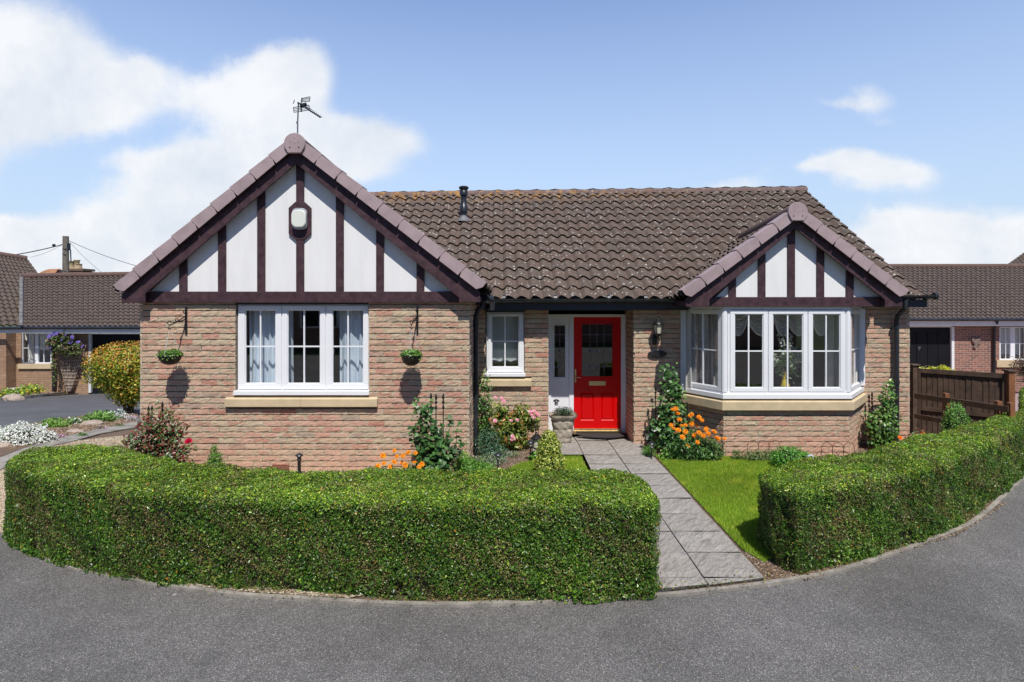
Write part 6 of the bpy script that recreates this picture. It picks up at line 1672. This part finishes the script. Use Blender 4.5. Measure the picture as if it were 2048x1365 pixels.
curtain('curtain', 'white lace curtain in the window of the right bungalow', (2003, 2050), YG+.3, Z(709, YG+.3), Z(657, YG+.3), M['white'], 30)
t = thing('bird_plaque', 'brown metal flying bird ornament on the red brick wall of the right bungalow', 'wall ornament', P(1952, 700, YG-.05))
mb = MB(); yb = YG-.06
mb.uv([(1943, 676), (1947, 674.5), (1951, 680), (1954, 678), (1958, 674), (1963, 673), (1962, 679), (1959, 684), (1963, 686), (1958, 688.5), (1955, 692), (1954, 697), (1949, 697), (1947, 694), (1950, 689), (1946, 685)], yb, .03)
mb.build('bird', mat('bird_bronze', (.22, .16, .13), .5, .2, 12), t, bevel=.01)
shrub('spiky_plant', 'dark spiky plant under the window of the right bungalow', 'plant', (X(2052, 20.2), 20.2, gz), [(X(2052, 20.2), 20.2, gz+.9, .45, .4, .5)], 260, .5, [(.10, .06, .05), (.07, .07, .04)], asp=.06, stems=3, seed=150)
# close-board fence
def PF(s, z, dy=0):     # along the panel, 0..1
    yl, yr = 10.5, 9.6; xl, xr = X(1823, yl), X(2015, yr)
    return np.array([xl+(xr-xl)*s, yl+(yr-yl)*s+dy, z])
ft = thing('fence', 'tall dark closeboard timber fence panel behind the low rail fence', 'fence', tuple(PF(.5, 0)))
ztop = lambda s: 1.055
bd = MB(); n = 17
for i in range(n):
    a, b_ = i/n, (i+1)/n+.012; z1 = ztop(a)-.06; j = random.uniform(-.004, .004)
    p = [PF(a, -.14, .0+j), PF(b_, -.14, .012+j), PF(b_, -.14, .026+j), PF(a, -.14, .014+j)]
    bd.prism([tuple(q) for q in p], (0, 0, z1+.14))
bd.build('boards', M['wood_dark'], ft)
fr = MB()
def rail(s0, s1, z0, z1, d0, d1): fr.prism([tuple(PF(s0, z0, d0)), tuple(PF(s1, z0, d0)), tuple(PF(s1, z0, d1)), tuple(PF(s0, z0, d1))], (0, 0, z1-z0))
rail(.06, .965, .985, 1.06, -.035, -.003); rail(.06, .965, .34, .40, -.035, -.003); rail(.06, .965, -.14, -.06, -.035, -.003); rail(.06, .09, -.06, .985, -.034, -.003); rail(.935, .965, -.06, .985, -.034, -.003)
fr.build('frame', M['wood_dark'], ft)
for s, m_, capm in ((.03, M['wood_dark'], .085), (1.02, M['wood_orange'], .085)):
    c = PF(s, 0); p = MB(); p.box(c[0]-.05, c[0]+.05, c[1]-.05, c[1]+.05, -.2, 1.10); p.build('post', m_, ft, bevel=.004)
    q = MB(); q.box(c[0]-.072, c[0]+.072, c[1]-.072, c[1]+.072, 1.10, 1.125); q.build('post_cap', M['wood_dark'], ft, bevel=.006)
# low rail fence
def PL(s, z, dn=0): return np.array([6.15+.46*s+dn*.92, 9.2-1.18*s+dn*.38, z])
lf = thing('rail_fence', 'low two rail brown timber fence from the house corner to the right hedge', 'fence', tuple(PL(.5, 0)))
def lrail(s0, s1, z0, z1, w=.016):
    mb = MB(); a = [PL(s0, z0, -w), PL(s1, z0, -w), PL(s1, z0, w), PL(s0, z0, w)]; mb.prism([tuple(q) for q in a], (0, 0, z1-z0)); mb.build('rail', M['wood_shaded'], lf, bevel=.003)
lrail(0, 1.0, .735, .815); lrail(0, .62, .43, .50)
for s, zt in ((.34, .87), (.88, .86), (1.0, .86)):
    c = PL(s, 0, .05); mb = MB(); mb.box(c[0]-.033, c[0]+.033, c[1]-.033, c[1]+.033, 0, zt); mb.build('post', M['wood_orange'], lf, bevel=.003)
# a few yellow leaves above the fence
shrub('yellow_shrub', 'yellow leaves peeping over the tall fence panel', 'shrub', (X(1866, 10.9), 10.9, GZ(10.9)), [(X(1866, 10.9), 10.9, Z(744, 10.9), .42, .2, .10)], 260, .09, [(.55, .5, .05), (.4, .42, .06)], asp=.7, stems=6, seed=151)

# ================================================================== HOUSE ACROSS THE ROAD (mirrored in the window panes)
oh = thing('house_opposite', 'dark brick house across the road seen only as a reflection in the window panes', 'house', (-1, -12, 0))
mb = MB(); mb.box(-15, 14, -13, -12.5, 0, 3.6); mb.prism([(-15, -12.4, 3.6), (-15, -18, 3.6), (-15, -15.2, 5.7)], (29, 0, 0)); mb.build('wall', M['brick_far'], oh)
mb = MB()
for x in (-9, -3.5, 4, 9): mb.box(x-.9, x+.9, -12.49, -12.40, 1.0, 2.2)
mb.split('window_frame', M['upvc'], oh)
mb = MB()
for x in (-9, -3.5, 4, 9): mb.box(x-.8, x-.03, -12.39, -12.37, 1.08, 2.12); mb.box(x+.03, x+.8, -12.39, -12.37, 1.08, 2.12)
mb.split('window_pane', M['garage'], oh)
mb = MB(); mb.prism([(-15.3, -12.1, 3.5), (-15.3, -15.2, 5.85), (-15.3, -15.2, 5.7), (-15.3, -12.1, 3.35)], (29.6, 0, 0)); mb.build('roof', M['tile_far'], oh)

# ================================================================== SKY, SUN, CAMERA
SUN = Vector((-.19, 1, -1.6)).normalized()
el = math.asin(-SUN.z); az = math.atan2(-SUN.x, -SUN.y)     # compass angle from +Y
w = bpy.data.worlds.new('World'); sc.world = w; w.use_nodes = True; nt = w.node_tree; q = N(nt)
bg = nt.nodes['Background']; out = nt.nodes['World Output']
sky = q('ShaderNodeTexSky'); sky.sky_type = 'NISHITA'; sky.sun_disc = False; sky.sun_elevation = el; sky.sun_rotation = az; sky.air_density = 1.0; sky.dust_density = .8; sky.ozone_density = 1.2
tc = q('ShaderNodeTexCoord'); sp = q('ShaderNodeSeparateXYZ'); q.L(tc.outputs['Generated'], sp.inputs[0])
yy = q.math('MAXIMUM', sp.outputs[1], .05)
px = q.math('DIVIDE', sp.outputs[0], yy); pz = q.math('DIVIDE', sp.outputs[2], yy)
cb = q('ShaderNodeCombineXYZ'); q.L(px, cb.inputs[0]); q.L(pz, cb.inputs[1])
n1 = q.noise(cb.outputs[0], 3.0, 7, .58, out=1)
warp = q('ShaderNodeVectorMath', operation='MULTIPLY_ADD'); q.L(n1, warp.inputs[0]); warp.inputs[1].default_value = (.16, .12, 0); 
off = q('ShaderNodeVectorMath', operation='SUBTRACT'); q.L(cb.outputs[0], off.inputs[0]); off.inputs[1].default_value = (.08, .06, 0); q.L(off.outputs[0], warp.inputs[2])
clouds = [(30, 120, 130, 120, 1.0), (150, 170, 110, 75, .9), (60, 230, 150, 45, .6), (230, 215, 80, 40, .6), (285, 145, 50, 30, .7), (420, 185, 120, 45, .75), (560, 150, 85, 50, 1.0), (610, 220, 45, 65, .8), (490, 250, 100, 40, .5), (480, 300, 170, 28, .5), (300, 320, 110, 24, .5), (250, 345, 60, 35, .4),
          (700, 270, 90, 30, .65), (790, 300, 50, 28, .7), (650, 320, 90, 30, .6), (740, 350, 60, 25, .6), (400, 400, 120, 70, 1.2), (330, 480, 170, 75, 1.3), (120, 530, 260, 60, 1.3), (30, 440, 80, 25, .7), (-150, 300, 120, 200, .9), (560, 400, 80, 60, .9), (450, 340, 60, 40, .6),
          (800, 330, 200, 120, .18), (900, 180, 60, 18, .22), (1100, 240, 40, 40, .15), (1740, 195, 55, 28, .55), (1670, 210, 60, 10, .40), (1760, 240, 60, 12, .25), (1700, 332, 88, 30, 1.15), (1800, 352, 72, 26, .8), (1620, 335, 40, 16, .4), (1730, 385, 70, 14, .25), (1460, 370, 85, 15, .6), (1580, 345, 40, 12, .3),
          (1830, 475, 85, 48, 1.5), (1870, 530, 150, 50, 1.4), (2000, 480, 90, 50, 1.5), (1760, 440, 40, 16, .2), (1930, 440, 40, 10, .2), (2100, 520, 100, 70, 1.2), (1300, 420, 400, 40, .15), (1960, 400, 90, 16, .2)]
acc = None
for u, v, ru, rv, s in clouds:
    a = q('ShaderNodeVectorMath', operation='SUBTRACT'); q.L(warp.outputs[0], a.inputs[0]); a.inputs[1].default_value = ((u-CX)/F, (CY-v)/F, 0)
    b_ = q('ShaderNodeVectorMath', operation='MULTIPLY'); q.L(a.outputs[0], b_.inputs[0]); b_.inputs[1].default_value = (F/ru/1.35, F/rv/1.35, 0)
    l = q('ShaderNodeVectorMath', operation='DOT_PRODUCT'); q.L(b_.outputs[0], l.inputs[0]); q.L(b_.outputs[0], l.inputs[1])
    e = q.math('EXPONENT', q.math('MULTIPLY', l.outputs['Value'], -1.6)); e = q.math('MULTIPLY', e, s)
    acc = e if acc is None else q.math('ADD', acc, e)
det = q.noise(cb.outputs[0], 6.0, 10, .66)
m_ = q.math('ADD', acc, q.math('MULTIPLY', q.math('SUBTRACT', det, .5), q.math('ADD', .35, q.math('MULTIPLY', acc, 2.6, clamp=True))))
mr = q('ShaderNodeMapRange', interpolation_type='SMOOTHSTEP'); q.L(m_, mr.inputs[0]); mr.inputs[1].default_value = .17; mr.inputs[2].default_value = .84
front = q.math('MULTIPLY', mr.outputs[0], q.math('GREATER_THAN', sp.outputs[1], .12))
skyc = q('ShaderNodeVectorMath', operation='SCALE'); q.L(sky.outputs[0], skyc.inputs[0]); skyc.inputs['Scale'].default_value = .10
tint = q('ShaderNodeVectorMath', operation='MULTIPLY'); q.L(skyc.outputs[0], tint.inputs[0])
# sky tinted by direction: dimmed behind the camera for weaker fill, brightened in front
fr_ = q('ShaderNodeMapRange', interpolation_type='SMOOTHSTEP'); q.L(sp.outputs[1], fr_.inputs[0]); fr_.inputs[1].default_value = -.35; fr_.inputs[2].default_value = .55
q.L(q.mix(fr_.outputs[0], (.50, .70, 1.05), (1.0, 1.0, 1.0)), tint.inputs[1])
tint2 = q('ShaderNodeVectorMath', operation='MULTIPLY'); q.L(tint.outputs[0], tint2.inputs[0]); cb2 = q('ShaderNodeCombineXYZ'); q.L(tint2.outputs[0], cb2.inputs[0]) if False else None
for i_, (lo, hi) in enumerate(((.55, 1.98), (.62, 1.92), (.70, 2.1))): q.L(q.math('ADD', lo, q.math('MULTIPLY', fr_.outputs[0], hi-lo)), cb2.inputs[i_])
q.L(cb2.outputs[0], tint2.inputs[1])
shade = q.ramp(q.noise(warp.outputs[0], 5.0, 7, .62), [(.3, (0, 0, 0)), (.62, (1, 1, 1))])
cc = q.mix(shade, (.72, .78, .87), (.97, .98, 1.0))
haze_ = q.math('MULTIPLY', q.math('SUBTRACT', 1, q.math('MULTIPLY', sp.outputs[2], 2.1), clamp=True), fr_.outputs[0])
blue = q.mix(haze_, tint2.outputs[0], (.53, .675, .85))
q.L(q.mix(q.math('MULTIPLY', front, .93), blue, cc), bg.inputs[0]); bg.inputs[1].default_value = 1.0

L_ = bpy.data.lights.new('sun', 'SUN'); L_.energy = 5.0; L_.angle = math.radians(.53); L_.color = (1, .957, .90)
so = bpy.data.objects.new('sun', L_); COL.objects.link(so); so.rotation_euler = SUN.to_track_quat('-Z', 'Y').to_euler(); so.location = (3, -8, 12)
cam = bpy.data.cameras.new('camera'); co = bpy.data.objects.new('camera', cam); COL.objects.link(co); sc.camera = co
co.location = (0, 0, H); co.rotation_euler = (math.pi/2, 0, 0)
cam.sensor_width = 36; cam.lens = F/2048*36; cam.shift_x = 0; cam.shift_y = (CY-682.5)/2048; cam.clip_end = 2000; cam.clip_start = .05
sc.view_settings.view_transform = 'Standard'; sc.view_settings.look = 'None'; sc.view_settings.gamma = 1; sc.view_settings.exposure = 0
sc.render.engine = 'CYCLES'; sc.cycles.max_bounces = 8; sc.cycles.transparent_max_bounces = 12; sc.cycles.use_denoising = True
